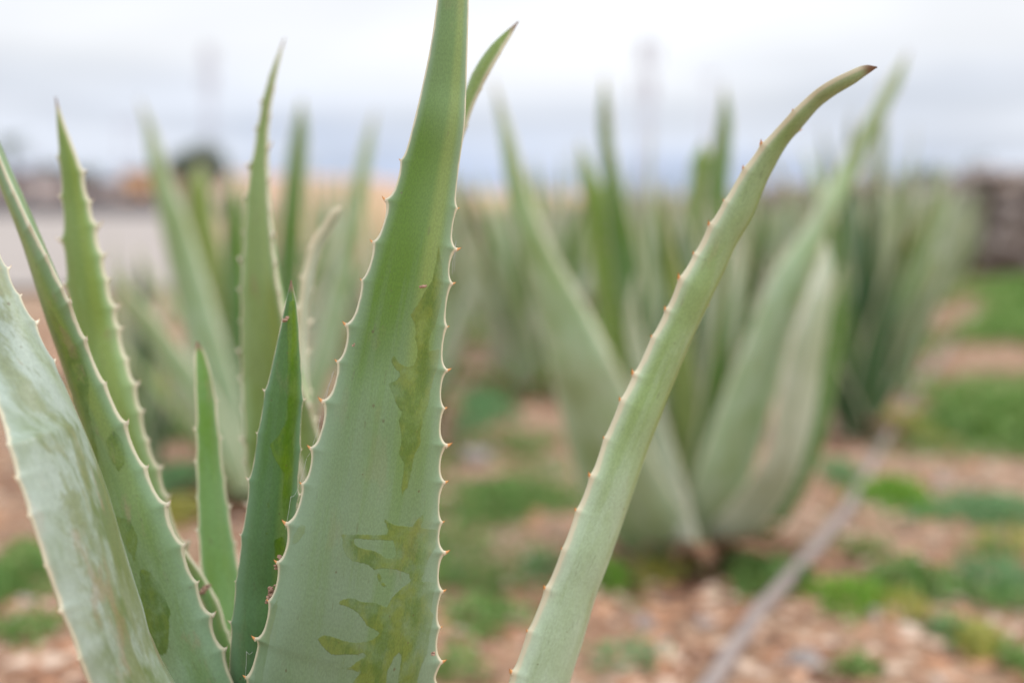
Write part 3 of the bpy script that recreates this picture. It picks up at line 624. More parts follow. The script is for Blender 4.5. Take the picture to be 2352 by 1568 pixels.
soft(MP, [(1940, 600, 1942, 601), (1900, 720, 1938, 722), (1875, 860, 1922, 866), (1850, 1000, 1895, 1008), (1800, 1130, 1840, 1145), (1690, 1235, 1752, 1260), (1600, 1290, 1650, 1315)], 2.2, 'g2', -35, 30.)
soft(MP, [(1462, 620, 1463, 621), (1440, 720, 1462, 720), (1450, 860, 1500, 860), (1480, 1000, 1540, 1000), (1530, 1180, 1590, 1180), (1560, 1260, 1610, 1260)], 2.0, 'g4', 20, 29.)
rosette(MP, (6, 4, 3), .82, avoid=lambda az, q: q and math.sin(az) < .1)
dry_base(MP, 16)
# second row, left
NP = empty('aloe_plant', base_pt(570, 1150), 'blurred aloe between the left leaves of the nearest plant, its leaves fanning both ways', 'aloe plant', GRP)
soft(NP, [(316, 222, 318, 223), (333, 300, 356, 300), (345, 400, 386, 395), (365, 500, 425, 490), (390, 620, 462, 600), (420, 750, 500, 730), (450, 880, 540, 860), (490, 1000, 572, 990), (535, 1120, 595, 1110)], 2.3, 'g1', 20, 31.)
soft(NP, [(252, 605, 254, 607), (283, 680, 300, 663), (330, 762, 360, 730), (378, 862, 430, 820), (430, 955, 490, 900), (490, 1055, 545, 1010), (545, 1140, 585, 1115)], 2.2, 'g1', 30, 32.)
soft(NP, [(692, 220, 693, 221), (672, 300, 706, 300), (655, 400, 702, 400), (640, 520, 697, 520), (630, 650, 692, 650), (615, 800, 682, 800), (590, 950, 660, 950), (560, 1110, 620, 1110)], 2.45, 'g2', 0, 33.)
soft(NP, [(864, 248, 865, 250), (836, 320, 856, 327), (810, 420, 844, 432), (785, 540, 828, 552), (750, 680, 803, 692), (710, 820, 768, 840), (660, 970, 710, 990), (590, 1120, 640, 1135)], 2.4, 'g1', -20, 34.)
soft(NP, [(460, 368, 461, 369), (430, 430, 482, 430), (430, 550, 502, 550), (450, 700, 530, 700), (480, 850, 560, 850), (520, 1000, 590, 1000), (555, 1125, 605, 1125)], 2.5, 'g3', 10, 35.)
soft(NP, [(540, 400, 541, 401), (518, 470, 557, 470), (512, 600, 577, 600), (520, 800, 600, 800), (540, 1000, 612, 1000), (565, 1130, 610, 1130)], 2.35, 'g2', 0, 36.)
rosette(NP, (3, 5, 5), .85, avoid=lambda az, q: math.sin(az) < -.2)
dry_base(NP, 6)

def place(x, y, label, scale=1.0, counts=(5, 6, 6)):
    p = empty('aloe_plant', (x, y, gz(x, y)), label, 'aloe plant', GRP, random.uniform(0, 6.28))
    rosette(p, counts, scale)
    return p
p = place(row_x(0, 3.33) + .07, 3.25, 'blurred aloe directly behind the wide-leaved plant on the right, green weeds beside it', 1.04, (6, 8, 8)); dry_base(p, 5)
p = place(row_x(0, 4.7), 4.7, 'third plant along the right-hand row, its base in dark shaded soil', .97)
p = place(row_x(0, 6.0), 6.0, 'fourth plant along the right-hand row, leaves merging with its neighbours', .95)
for a_, b_, c_, l_ in ((-.60, 3.25, .88, 'blurred aloe just behind the fanning one at left'), (-.72, 4.1, .8, 'aloe behind the narrow toothed leaf at left'), (.0, 4.4, .95, 'aloe in the second row at the right edge of the broad leaf'), (.24, 5.4, .95, 'aloe in the third rank between the broad leaf and the wide-leaved plant'), (1.08, 4.0, .92, 'aloe squeezed between the second and third plants of the right-hand row'), (1.48, 5.4, .92, 'aloe squeezed between the third and fourth plants of the right-hand row'), (-.98, 3.6, .56, 'young short aloe at the near edge of the pale yard, behind the left leaves'), (-.80, 4.4, .60, 'young short aloe in the left mid-ground, right of another short one'), (-.72, 2.75, .62, 'short aloe in the shade left of the fanning blurred aloe'), (-1.25, 4.3, .42, 'small young aloe furthest left in the mid-ground'), (-.30, 3.5, .85, 'aloe behind the fanning one, seen between the dark pointed leaf and the broad leaf'), (.02, 5.0, .9, 'aloe in the second row right behind the broad leaf edge'), (.42, 4.6, .9, 'aloe in the second row left of the wide-leaved plant')):
    place(a_, b_, l_, c_, (4, 5, 5))
p = place(.06, 3.95, 'aloe right of the broad leaf with reddish dark soil at its foot', .95, (5, 6, 5)); dry_base(p, 5)
p = place(row_x(1, 3.1) + .03, 3.15, 'small upright aloe mostly hidden behind the broad foreground leaf', .72, (3, 4, 4))
p = place(row_x(1, 5.3), 5.3, 'distant aloe between the broad leaf and the plant beside the hose', .85)
far = []
for y in np.arange(6.9, 17, .85): far.append((row_x(0, y), y))
for y in np.arange(6.2, 20, .85): far.append((row_x(1, y), y))
for y in np.arange(4.7, 18, .95): far.append((row_x(2, y), y))
for y in np.arange(8.0, 20, 1.2): far.append((row_x(3, y), y))
for x, y in far:
    lb = ('far aloe in the crowded distance of the right-hand rows' if x > 1.2 else 'far aloe in the hazy rows behind the broad leaf') if y < 9 else 'dim tiny aloe at the far end of the rows'
    place(x + random.uniform(-.1, .1), y + random.uniform(-.12, .12), lb, random.uniform(.85, 1.0) if y < 10 else random.uniform(.85, .98), (5, 6, 6))

# ------------------------------------------------------------------ pebbles, weeds
def blob(V0, F0, pos, scl, rot):
    n = len(pos); c, s = np.cos(rot), np.sin(rot)
    V = V0[None] * scl[:, None, :]
    X = V[..., 0] * c[:, None] - V[..., 1] * s[:, None]; Y = V[..., 0] * s[:, None] + V[..., 1] * c[:, None]
    V = np.stack([X, Y, V[..., 2]], -1) + pos[:, None, :]
    F = F0[None] + (np.arange(n) * len(V0))[:, None, None]
    return V.reshape(-1, 3), F.reshape(-1, F0.shape[1])
g_ = (1 + 5 ** .5) / 2
IV = np.array([(-1, g_, 0), (1, g_, 0), (-1, -g_, 0), (1, -g_, 0), (0, -1, g_), (0, 1, g_), (0, -1, -g_), (0, 1, -g_), (g_, 0, -1), (g_, 0, 1), (-g_, 0, -1), (-g_, 0, 1)]) / 1.9
IF = np.array([(0, 11, 5), (0, 5, 1), (0, 1, 7), (0, 7, 10), (0, 10, 11), (1, 5, 9), (5, 11, 4), (11, 10, 2), (10, 7, 6), (7, 1, 8), (3, 9, 4), (3, 4, 2), (3, 2, 6), (3, 6, 8), (3, 8, 9), (4, 9, 5), (2, 4, 11), (6, 2, 10), (8, 6, 7), (9, 8, 1)])
N = 16000
dist = 1.2 + 5.5 * RNG.rand(N) ** 1.5; ax = (RNG.rand(N) - .5) * .95 * (dist + .3)
pos = np.stack([ax, dist, np.array([gz(a, d) for a, d in zip(ax, dist)]) + .001], 1)
sz = .0025 + .010 * RNG.rand(N) ** 4 + .003 * RNG.rand(N)
scl = np.stack([sz * (.8 + .6 * RNG.rand(N)), sz * (.8 + .6 * RNG.rand(N)), sz * (.5 + .4 * RNG.rand(N))], 1)
IVn = IV * (1 + .18 * RNG.randn(12, 1))
V, F = blob(IVn, IF, pos, scl, RNG.rand(N) * 6.28)
pm = mesh_np('pebbles', V, F, False); attr_f(pm, 'tone', np.repeat(RNG.rand(N), 12)); pm.materials.append(M['peb'])
tag(link('pebbles', pm), 'loose orange and brown pebbles over the dry soil', 'pebbles', kind='stuff')

def blades(n, cx, cy, rx, ry, h, ls, jit=None):
    """little bent leaves standing in an ellipse"""
    r = np.sqrt(RNG.rand(n)); a = RNG.rand(n) * 6.28
    ph = RNG.rand() * 6.28
    edge = 1 + .28 * np.sin(3 * a + ph) + .18 * np.sin(7 * a + 2 * ph)
    r = r * np.minimum(1.5, 1 + .17 * np.abs(RNG.randn(n)) ** 2); x = cx + r * rx * edge * np.cos(a); y = cy + r * ry * edge * np.sin(a)
    z0 = np.array([gz(p, q) for p, q in zip(x, y)])
    zt = z0 + h * np.maximum(.05, 1 - r ** 2 * .7) * RNG.rand(n)
    L = ls * (.6 + .8 * RNG.rand(n)); wd = L * .22; az = RNG.rand(n) * 6.28; el = RNG.rand(n) * 1.3 + .1
    d = np.stack([np.cos(az) * np.cos(el), np.sin(az) * np.cos(el), np.sin(el)], 1); s = np.stack([-np.sin(az), np.cos(az), RNG.rand(n) * .6 - .3], 1)
    P = np.stack([x, y, zt], 1); mid = P + d * L[:, None] * .55; tip = P + d * L[:, None] + np.array([0, 0, -.25]) * L[:, None]
    V = np.stack([P, mid + s * wd[:, None], tip, mid - s * wd[:, None]], 1).reshape(-1, 3)
    F = np.arange(n * 4).reshape(n, 4)
    return V, F
def weed(x, y, wpx, hpx, mk, label, h=.03, ls=.016, dens=1.0, cat='weed', name='weed_clump'):
    p = ground_at(x, y); dpt = p[1]; rx = wpx / FPX * dpt / 2; ry = max(rx * .6, hpx / FPX * dpt * dpt / CAM_H / 2)
    n = int(min(3200, max(120, rx * ry * math.pi * 42000 * dens)))
    V, F = blades(n, 0, 0, rx, ry, h, ls)
    V[:, 2] += gz(p[0], p[1]) * 0
    me = mesh_np(name, V, F, False); attr_f(me, 'tone', np.repeat(RNG.rand(n), 4)); me.materials.append(M[mk])
    o = link(name, me, loc=(float(p[0]), float(p[1]), 0.0))
    return tag(o, label, cat, 'low green weeds between the rows')
WL = [(40, 1330, 230, 150, 'weed', 'dense green weeds at the left edge, left of the silvery leaf', 1),
      (60, 1455, 170, 60, 'weed', 'thin strip of weeds at bottom left below the denser patch', .7),
      (1165, 1160, 250, 90, 'weed', 'wide low weed patch just right of the broad leaf', 1),
      (1110, 945, 110, 90, 'weed2', 'bluish green weed tuft above the wide patch right of the broad leaf', .8),
      (1105, 1430, 190, 80, 'weed', 'weed patch at the right foot of the broad leaf', .8),
      (1050, 1545, 120, 60, 'weed', 'weeds in the bottom gap between the broad leaf and arching leaf', .8),
      (1400, 1335, 80, 50, 'weed3', 'small bright weed tuft under the arching leaf', 1),
      (1245, 1320, 90, 60, 'weed2', 'sparse bluish weed sprigs left of the arching leaf', .4),
      (1745, 1320, 170, 90, 'weed', 'round weed clump between the curving-leaved aloe and the hose', 1.2),
      (1940, 1100, 80, 50, 'weed2', 'small bluish weed tuft touching the hose', .8),
      (2055, 1145, 140, 60, 'weed3', 'bright lime weed clump right of the hose', 1.3),
      (2250, 1185, 300, 60, 'weed2', 'long bluish weed strip running to the right edge', .8),
      (1945, 1385, 170, 60, 'weed3', 'lime green weed clump right of the hose low down', 1.3),
      (2090, 1345, 200, 70, 'weed', 'dense dark green weeds beside the lime clump', 1),
      (2290, 1350, 220, 90, 'weed2', 'bluish weeds at the lower right edge', .8),
      (2270, 990, 210, 110, 'weed', 'big dark green weed clump at the right edge, mid height', 1.3),
      (1430, 1525, 180, 60, 'weed2', 'sparse weeds at the bottom beneath the arching leaf', .4),
      (2180, 1465, 90, 50, 'weed2', 'little weed sprig beside the yellowing one', .5),
      (2235, 1485, 90, 70, 'weedy', 'yellowing weed near the bottom right corner', 1.8),
      (2090, 985, 90, 60, 'weedy', 'yellowish weed left of the big dark green clump', .8),
      (2080, 1410, 120, 50, 'weedy', 'faded yellow-green weeds below the dense dark patch', .3),
      (1510, 1330, 140, 50, 'weedy', 'yellow withered weeds at the foot of the curving-leaved aloe', .5),
      (1960, 1555, 110, 40, 'weed', 'weed sprig at the bottom edge right of the grey rock', .5),
      (2340, 1540, 60, 60, 'weed', 'weed sprig in the bottom right corner', .7),
      (2330, 1260, 120, 50, 'weedy', 'faded low weeds at the right edge between two green strips', .25),
      (420, 1110, 170, 70, 'weed2', 'weeds behind the short bright green leaf', .9),
      (300, 905, 190, 60, 'weedy', 'olive dry weeds behind the two left leaves', .8),
      (400, 985, 210, 70, 'weed', 'muted green weeds left of the short bright green leaf', .7),
      (395, 1190, 120, 50, 'weedy', 'faded weeds low behind the left leaves', 1.1)]
for i, (x, y, wp, hp, mk, lb, dn) in enumerate(WL):
    weed(x, y, wp, hp, mk, lb, h=.028 if y > 800 else .12, ls=.016 if y > 800 else .06, dens=dn if y > 800 else .03)
# ground cover further off, right of the rows
Vs, Fs, off = [], [], 0
for i in range(2900):
    y = 3.2 + 14 * random.random() ** 1.7
    side = random.random()
    x = row_x(0, y) + (random.uniform(.45, 3.4) if side < .72 else random.uniform(-3.6, -.1))
    if side >= .72 and (y < 4.2 or x < -.2): continue
    if fbm(x, y, .9) < -.02 - .03 * (side < .72): continue
    n = int(random.uniform(130, 300)); r_ = random.uniform(.06, .30)
    V, F = blades(n, x, y, r_, r_, .045, .026 + .004 * y); Vs.append(V); Fs.append(F + off); off += len(V)
V = np.concatenate(Vs); F = np.concatenate(Fs)
me = mesh_np('ground_cover', V, F, False); attr_f(me, 'tone', np.repeat(RNG.rand(len(F)), 4)); me.materials.append(M['cover'])
tag(link('ground_cover', me), 'patchy green ground cover over the soil beyond', 'ground cover', kind='stuff')

# hose
hp_ = [ground_at(x, y) for x, y in ((1600, 1640), (1665, 1540), (1745, 1420), (1850, 1300), (1945, 1180), (2000, 1070), (2045, 990), (2110, 890), (2180, 790), (2250, 700), (2320, 630))]
hp_ = catmull(np.array(hp_), np.linspace(0, 10, 90))
hb = MB(); hb.tube([(p[0], p[1], gz(p[0], p[1]) + .010 - .011 * min(1, max(0, (p[1] - 2.3) / .5))) for p in hp_], .0105, 12)
tag(link('irrigation_hose', hb.mesh('irrigation_hose', True), M['hose']), 'dusty greyish irrigation hose lying on the soil along the row', 'hose')

def rock(x, y, wpx, label, mk='rock', seed=0, flat=.6):
    p = ground_at(x, y); r = wpx / FPX * p[1] / 2
    import bmesh
    bm = bmesh.new(); bmesh.ops.create_icosphere(bm, subdivisions=3, radius=1)
    for v in bm.verts:
        n = v.co.normalized(); k = 1 + .35 * mnoise.noise(n * 1.3 + Vector((seed, 0, 0))) + .12 * mnoise.noise(n * 4 + Vector((seed, 2, 0)))
        v.co = Vector((n.x * r * k, n.y * r * k * .8, n.z * r * k * flat))
    me = bpy.data.meshes.new('stone'); bm.to_mesh(me); bm.free()
    o = link('stone', me, M[mk], loc=(float(p[0]), float(p[1]), gz(p[0], p[1]) + r * flat * .45), rot=(0, 0, seed))
    return tag(o, label, 'stone', 'loose stones on the soil')
for a in ((1850, 1530, 90, 'grey rock at the bottom, right of the hose', 1.), (2010, 1415, 46, 'small grey stone just below the lime green weed clump', 2.), (1090, 1060, 80, 'pale stone right of the broad leaf above the wide weed patch', 3.),
          (2165, 1110, 44, 'small stone above the long bluish weed strip', 4.), (1480, 1440, 60, 'dark reddish stone left of the hose by the arching leaf', 5.), (1620, 1440, 50, 'brown stone between the curving-leaved aloe and the hose', 6.)):
    rock(a[0], a[1], a[2], a[3], 'rock' if a[4] < 5 else 'stone', a[4])

# ------------------------------------------------------------------ background
# dark dry-stone wall crossing behind the rows
wall = empty('stone_wall', (3.9, 9.6, 0), 'low dark volcanic dry-stone wall at the right edge behind the aloe rows', 'wall')
P0 = np.array([5.0, 9.3]); P1 = np.array([-1.6, 24.0]); Lw = np.linalg.norm(P1 - P0); dw = (P1 - P0) / Lw; nw = np.array([dw[1], -dw[0]])
pos, scl, rot = [], [], []
u = 0
hs = 0.17
while u < Lw:
    top = .90 - .60 * (u / Lw) + random.uniform(-.03, .05)
    zc = .06
    while zc < top:
        for sd_ in (-1, 1):
            q = P0 + dw * (u + random.uniform(-.09, .09)) + nw * sd_ * random.uniform(.10, .17)
            pos.append((q[0], q[1], zc)); s_ = random.uniform(.55, 1.35); scl.append((.135 * s_, .13 * s_, .095 * s_)); rot.append(random.random() * 6.28)
        zc += random.uniform(.09, .16)
    u += random.uniform(.19, .24)
V, F = blob(IVn * 1.0, IF, np.array(pos), np.array(scl), np.array(rot))
V = V - np.array([3.9, 9.6, 0])
wm_ = mesh_np('wall_stones', V, F, False); wm_.materials.append(M['stone'])
o = link('wall_stones', wm_, parent=wall); o['kind'] = 'stuff'
core = MB(); mid_ = (P0 + P1) / 2
core.box((mid_[0] - 3.9, mid_[1] - 9.6, .2), (Lw / 2, .10, .2), math.atan2(dw[1], dw[0]))
link('wall_core', core.mesh('wall_core'), M['stone'], wall)

def scrub(name, loc, r, h, n, label, cat, trunk=True, leaf=.12, mk='crown', tr=.07):
    o = empty(name, loc, label, cat)
    cl = [(random.uniform(-.6, .6) * r, random.uniform(-.6, .6) * r, h - r * random.uniform(.3, 1.2), r * random.uniform(.4, .7)) for _ in range(9)]
    P = []
    for i in range(n):
        c = cl[i % 9]; d = RNG.randn(3); d /= np.linalg.norm(d); P.append((c[0] + d[0] * c[3], c[1] + d[1] * c[3], c[2] + d[2] * c[3] * .75))
    P = np.array(P); a = RNG.randn(n, 3); a /= np.linalg.norm(a, axis=1)[:, None]; b_ = np.cross(a, RNG.randn(n, 3)); b_ /= np.linalg.norm(b_, axis=1)[:, None]
    V = np.stack([P, P + a * leaf + b_ * leaf * .4, P + a * leaf * 2, P + a * leaf - b_ * leaf * .4], 1).reshape(-1, 3)
    me = mesh_np('crown', V, np.arange(4 * n).reshape(n, 4), False); attr_f(me, 'tone', np.repeat(RNG.rand(n), 4)); me.materials.append(M[mk]); link('crown', me, parent=o)
    tb = MB(); tb.tube([(0, 0, 0), (.05 * r, 0, h * .3), (0, .05 * r, h * .6)], [tr * 1.3, tr, tr * .6])
    for c in cl[:5]: tb.tube([(0, .02 * r, h * .35), (c[0] * .6, c[1] * .6, h * .55), (c[0], c[1], c[2])], [tr * .6, tr * .4, tr * .2], 6)
    link('trunk', tb.mesh('trunk', True), M['bark'], o)
    return o
def at(xd, dist): return ((xd - 1176) / FPX * dist, dist, 0)
scrub('shrub', at(2215, 14.5), .5, .95, 900, 'dark low shrub showing above the stone wall at the right', 'shrub', leaf=.05, tr=.03)
scrub('shrub', at(2120, 16), .35, 1.0, 500, 'small shrub behind the pale container left of the stone wall', 'shrub', leaf=.05, tr=.02)
scrub('tree', at(465, 150), 3.0, 6.7, 1700, 'dark round tree rising above the orange house on the horizon', 'tree', leaf=.35, tr=.25)
scrub('tree', at(110, 165), 2.6, 5.6, 1600, 'low dark tree on the left horizon between palm and houses', 'tree', leaf=.35, tr=.2)
scrub('tree', at(190, 172), 2.0, 5.0, 1200, 'low dark tree left of the orange house, behind the pink house', 'tree', leaf=.3, tr=.2)
# palm
pl = empty('palm_tree', at(32, 150), 'dark palm tree at the far left on the horizon', 'palm tree')
tb = MB(); tb.tube([(0, 0, 0), (.15, 0, 3), (.05, 0, 6), (0, 0, 7.6)], [.28, .22, .2, .2], 10); link('trunk', tb.mesh('trunk', True), M['bark'], pl)
fr = MB()
for i in range(26):
    az = i * 2.4; el = .9 - 1.5 * (i / 26); P = []; 
    for k in range(7):
        s_ = k / 6; r_ = 2.3 * s_; P.append(Vector((math.cos(az) * r_ * math.cos(el * .6), math.sin(az) * r_ * math.cos(el * .6), 7.6 + r_ * math.sin(el) - 1.1 * s_ ** 2)))
    for k in range(6):
        dv = (P[k + 1] - P[k]); sdv = dv.cross(Vector((0, 0, 1))).normalized() * .32 * (1 - .5 * k / 6)
        for sg_ in (-1, 1):
            for q in (0, .5):
                a_ = P[k] + dv * q; fr.add([a_, a_ + dv * .35, a_ + dv * .7 + sdv * sg_ - Vector((0, 0, .18))], [(0, 1, 2)])
fm = fr.mesh('fronds'); attr_f(fm, 'tone', [random.random() * .6 for _ in fm.vertices]); link('fronds', fm, M['crown'], pl)

def mast(x, dist, h, wbase, label, top=False):
    o = empty('lattice_mast', at(x, dist), label, 'mast')
    b_ = MB(); n = int(h / 1.1)
    def leg(k, z):
        w_ = wbase * (1 - .6 * z / h); a = k * 2 * math.pi / 3; return Vector((math.cos(a) * w_ / 2, math.sin(a) * w_ / 2, z))
    for k in range(3): b_.tube([leg(k, 0), leg(k, h)], .045, 6)
    link('mast_leg', b_.mesh('mast_leg'), M['metal'], o)
    c_ = MB()
    for i in range(n):
        z0, z1 = h * i / n, h * (i + 1) / n
        for k in range(3):
            c_.tube([leg(k, z0), leg((k + 1) % 3, z1)], .035, 5); c_.tube([leg(k, z1), leg((k + 1) % 3, z1)], .035, 5)
    link('bracing', c_.mesh('bracing'), M['metal'], o)
    if top:
        for k in range(6):
            a = k * math.pi / 3; pn = MB(); pn.box((math.cos(a) * .75, math.sin(a) * .75, h - 1.2 - (k % 2) * 2.6), (.11, .07, .9), a); pn.tube([(0, 0, h - 1.2 - (k % 2) * 2.6), (math.cos(a) * .7, math.sin(a) * .7, h - 1.2 - (k % 2) * 2.6)], .05, 6)
            link('antenna_panel', pn.mesh('antenna_panel'), M['metal'], o)
mast(488, 150, 17.5, 1.1, 'tall faint lattice mast on the left horizon behind the orange house', True)
mast(1482, 105, 13.0, .9, 'tall faint lattice mast between the two upright leaves right of centre', True)
for x, dist, h, lb in ((95, 140, 6.2, 'thin utility pole right of the palm'), (285, 150, 9.8, 'tall thin utility pole left of the orange house'), (322, 156, 10.5, 'thin utility pole just right of the tall one near the orange house'), (1625, 120, 12.0, 'thin faint pole right of the lattice mast at centre right')):
    o = empty('utility_pole', at(x, dist), lb, 'pole')
    q = MB(); q.tube([(0, 0, 0), (0, 0, h)], [.16, .10], 8); link('pole', q.mesh('pole', True), M['metal'], o)
    q = MB(); q.box((0, 0, h - .5), (.9, .06, .08)); link('crossarm', q.mesh('crossarm'), M['metal'], o)

def house(x0, x1, dist, h, mk, label, depth=8, roofh=.5, nwin=3):
    o = empty('house', at((x0 + x1) / 2, dist), label, 'house'); hw = (x1 - x0) / FPX * dist / 2
    q = MB(); q.box((0, depth / 2, h / 2), (hw, depth / 2, h / 2)); link('wall', q.mesh('wall'), M[mk], o)
    q = MB(); q.box((0, depth / 2, h + roofh / 2 + .003), (hw + .25, depth / 2 + .25, roofh / 2)); rf = link('roof', q.mesh('roof'), M['roof'], o)
    for k in range(nwin):
        xx = -hw + (k + .5) * 2 * hw / nwin
        if k == nwin // 2:
            q = MB(); q.box((xx, -.03, 1.05), (.5, .05, 1.05)); link('door', q.mesh('door'), M['wood'], o)
        else:
            q = MB(); q.box((xx, -.02, h * .58), (.6, .06, .5)); wf = link('window', q.mesh('window'), M['white'], o)
            q = MB(); q.box((xx, -.085, h * .58), (.5, .008, .42)); link('pane', q.mesh('pane'), M['glass'], wf)
    return o
house(-60, 95, 150, 3.7, 'plaster', 'low pinkish house with dark flat roof at the left edge of the horizon', roofh=.9)
house(150, 262, 158, 3.2, 'plaster', 'smaller pinkish house between the left edge and the orange house', roofh=.6)
house(285, 372, 148, 4.3, 'plaster2', 'orange ochre house on the left horizon', roofh=.25)
gw = empty('yard_wall', at(180, 112), 'long low grey block wall closing the pale yard', 'wall')
q = MB(); q.box((0, 0, .62), (11.5, .12, .62)); link('wall', q.mesh('wall'), M['greyblock'], gw)
q = MB(); q.box((0, 0, 1.29), (11.6, .17, .045)); link('coping', q.mesh('coping'), M['greyblock'], gw)

# pale container left of the stone wall
cpos = at(2133, 11.6); ct = empty('water_container', (cpos[0], cpos[1], .38), 'pale upright container standing among the leaves left of the stone wall', 'container')
q = MB(); n = 20
def ring(r, z): return [(math.cos(2 * math.pi * k / n) * r, math.sin(2 * math.pi * k / n) * r * .8, z) for k in range(n)]
rs = [(.09, 0), (.098, .02), (.098, .12), (.094, .14), (.098, .16), (.096, .26), (.06, .31), (.035, .33)]
Vv = [p for r_, z_ in rs for p in ring(r_, z_)]
q.add(Vv, [(i * n + k, i * n + (k + 1) % n, (i + 1) * n + (k + 1) % n, (i + 1) * n + k) for i in range(len(rs) - 1) for k in range(n)] + [tuple(range(n))[::-1]])
link('body', q.mesh('body', True), M['white'], ct)
q = MB(); q.tube([(0, 0, .325), (0, 0, .365)], .038, 14); link('cap', q.mesh('cap'), M['plaster'], ct)
q = MB(); q.box((0, 0, 0), (.13, .11, .19)); ped = link('block_pedestal', q.mesh('block_pedestal'), M['stone'], loc=(cpos[0], cpos[1], .188))
tag(ped, 'dark stone block under the pale container', 'stone block')

# ------------------------------------------------------------------ small things on the nearest leaf
def silk(label, pairs):
    b_ = MB()
    for (x0, y0, x1, y1, d) in pairs:
        a = unproj(np.array([x0]), np.array([y0]), np.array([d]))[0]; c = unproj(np.array([x1]), np.array([y1]), np.array([d]))[0]
        P = [a + (c - a) * s_ + np.array([0, 0, -.0012]) * math.sin(s_ * math.pi) for s_ in np.linspace(0, 1, 9)]
        b_.tube(P, .000055, 5)
    return tag(link('spider_thread', b_.mesh('spider_thread', True), M['web']), label, 'spider silk')
silk('fine spider silk between two teeth on the left edge of the broad leaf', [(766, 852, 757, 878, .648), (757, 878, 742, 935, .648), (764, 856, 738, 936, .648), (755, 882, 735, 925, .648)])
silk('fine spider silk lower down the left edge of the broad leaf', [(705, 1050, 722, 1010, .648), (722, 1010, 736, 955, .648), (684, 1120, 704, 1052, .648), (655, 1215, 668, 1140, .648), (668, 1140, 684, 1122, .648)])
silk('single spider thread hanging beside the lowest left teeth', [(566, 1495, 565, 1530, .648), (565, 1530, 562, 1562, .648), (566, 1495, 580, 1496, .648)])
silk('fine spider silk beside the right edge of the broad leaf', [(1048, 552, 1040, 600, .65), (1040, 600, 1038, 630, .65), (1046, 560, 1043, 625, .65)])
def crumbs(x, y, wpx, hpx, n, label, d=.645, size=.0011):
    P = []; 
    for i in range(n):
        s_ = random.random(); P.append((x + (random.random() - .5) * wpx + (s_ - .5) * wpx, y - (s_ - .5) * hpx, d + random.uniform(-.001, .001)))
    P = np.array(P); pos = unproj(P[:, 0], P[:, 1], P[:, 2]); c0 = pos.mean(0)
    sc_ = size * (.5 + RNG.rand(n)); scl = np.stack([sc_ * (.6 + RNG.rand(n)), sc_, sc_ * (.6 + RNG.rand(n))], 1)
    V, F = blob(IVn * .6, IF, pos - c0, scl, RNG.rand(n) * 6.28)
    me = mesh_np('debris', V, F, False); me.materials.append(M['debris'])
    return tag(link('debris', me, loc=tuple(c0)), label, 'debris')
crumbs(641, 1292, 10, 30, 26, 'upper clump of dry brown crumbs stuck to the left leaf edge')
crumbs(622, 1362, 12, 44, 34, 'lower clump of dry brown crumbs stuck to the left leaf edge')
crumbs(972, 658, 7, 4, 9, 'dark brown speck in the middle of the broad leaf', d=.634, size=.0009)
crumbs(812, 792, 4, 8, 6, 'tiny brown speck near the left margin of the broad leaf', d=.638, size=.0008)
crumbs(470, 1352, 14, 20, 22, 'brown dried crumbs lodged between the left leaves', d=.74, size=.0016)
crumbs(657, 733, 6, 10, 12, 'pale brown scab near the tip of the dark pointed leaf', d=.678, size=.0011)
crumbs(997, 1499, 5, 9, 8, 'pinkish crumb low on the right side of the broad leaf', d=.64, size=.0009)

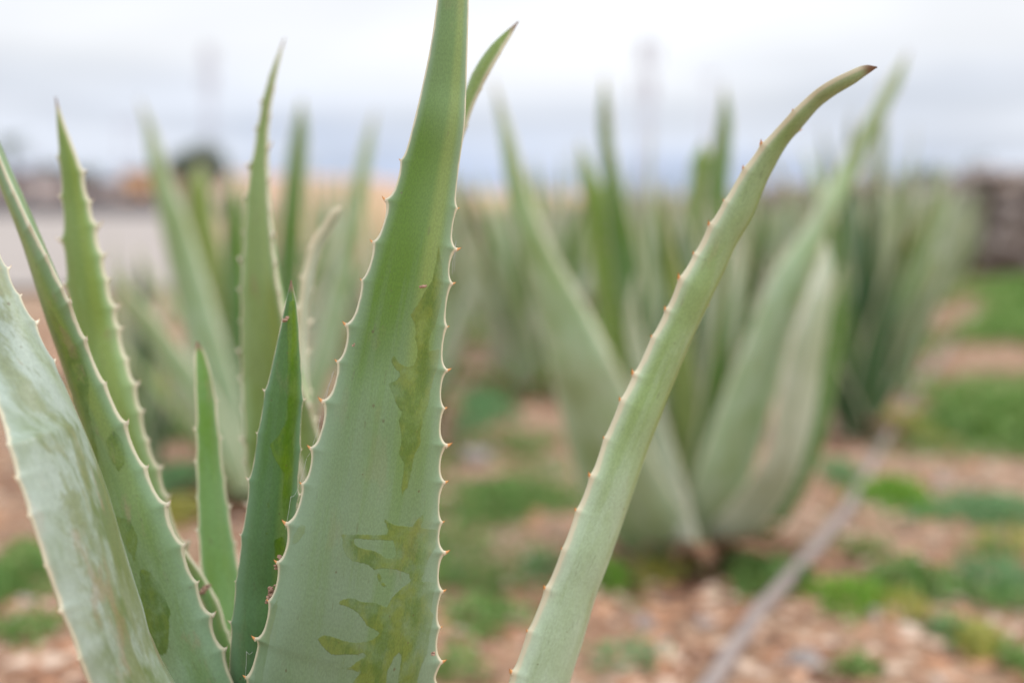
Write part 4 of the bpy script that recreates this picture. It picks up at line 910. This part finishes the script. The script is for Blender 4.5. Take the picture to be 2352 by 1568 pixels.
# near tufts scattered along the right side, thinning out towards the camera
Vs, Fs, off = [], [], 0
for i in range(1100):
    y = random.uniform(1.7, 4.4); x = row_x(0, y) + random.uniform(.2, 2.0)
    if i % 4 == 0: x = random.uniform(-.25, row_x(0, y) - .1)
    if fbm(x + 5, y, 1.6) < .0: continue
    n = int(random.uniform(14, 60)); r_ = random.uniform(.012, .06)
    V, F = blades(n, x, y, r_ * 1.6, r_, .03, .016); Vs.append(V); Fs.append(F + off); off += len(V)
V = np.concatenate(Vs); F = np.concatenate(Fs)
me = mesh_np('weed_sprigs', V, F, False); attr_f(me, 'tone', np.repeat(RNG.rand(len(F)), 4)); me.materials.append(M['weed'])
tag(link('weed_sprigs', me), 'scattered little green sprigs over the soil between the weed clumps', 'weeds', kind='stuff')
# reddish soil round every plant foot, with the plants' shade painted into its colour
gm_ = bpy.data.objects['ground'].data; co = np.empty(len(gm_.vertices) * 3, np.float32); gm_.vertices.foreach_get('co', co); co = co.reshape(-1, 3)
foot_shade = np.zeros(len(co))
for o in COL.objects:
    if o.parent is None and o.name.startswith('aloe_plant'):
        d2 = (co[:, 0] - o.location.x) ** 2 + (co[:, 1] - o.location.y) ** 2; foot_shade = np.maximum(foot_shade, np.exp(-d2 / (2 * .17 ** 2)))
attr_f(gm_, 'foot_shade', foot_shade)
# low tan bank beyond the rows
bx0, bx1 = -5.2, 6.0; nb1, nb2 = 90, 16; Vb = []
for j in range(nb2):
    for i in range(nb1):
        u_ = i / (nb1 - 1); v_ = j / (nb2 - 1); x = bx0 + (bx1 - bx0) * u_; y = 25 + 12 * v_ + .8 * fbm(x, 3, .3)
        e_ = min(1, u_ * 6, (1 - u_) * 6); z_ = (.74 + .22 * (1 - u_)) * math.sin(min(1, v_ * 1.8) * math.pi / 2) * (1 if v_ < .7 else 1 - (v_ - .7) / .3) * e_
        Vb.append((x * (1 + .35 * v_), y, z_ * (1 + .25 * fbm(x, y, .8)) + .02 - .08 * (j == 0 or j == nb2 - 1)))
bm_ = bpy.data.meshes.new('earth_bank'); bm_.from_pydata(Vb, [], [(j * nb1 + i, j * nb1 + i + 1, (j + 1) * nb1 + i + 1, (j + 1) * nb1 + i) for j in range(nb2 - 1) for i in range(nb1 - 1)])
bm_.polygons.foreach_set('use_smooth', [True] * len(bm_.polygons))
M['bank'] = plain('bank_earth', (0.62, 0.38, 0.20), .95, scale=1.1, col2=(0.40, 0.26, 0.17))
tag(link('earth_bank', bm_, M['bank']), kind='structure')
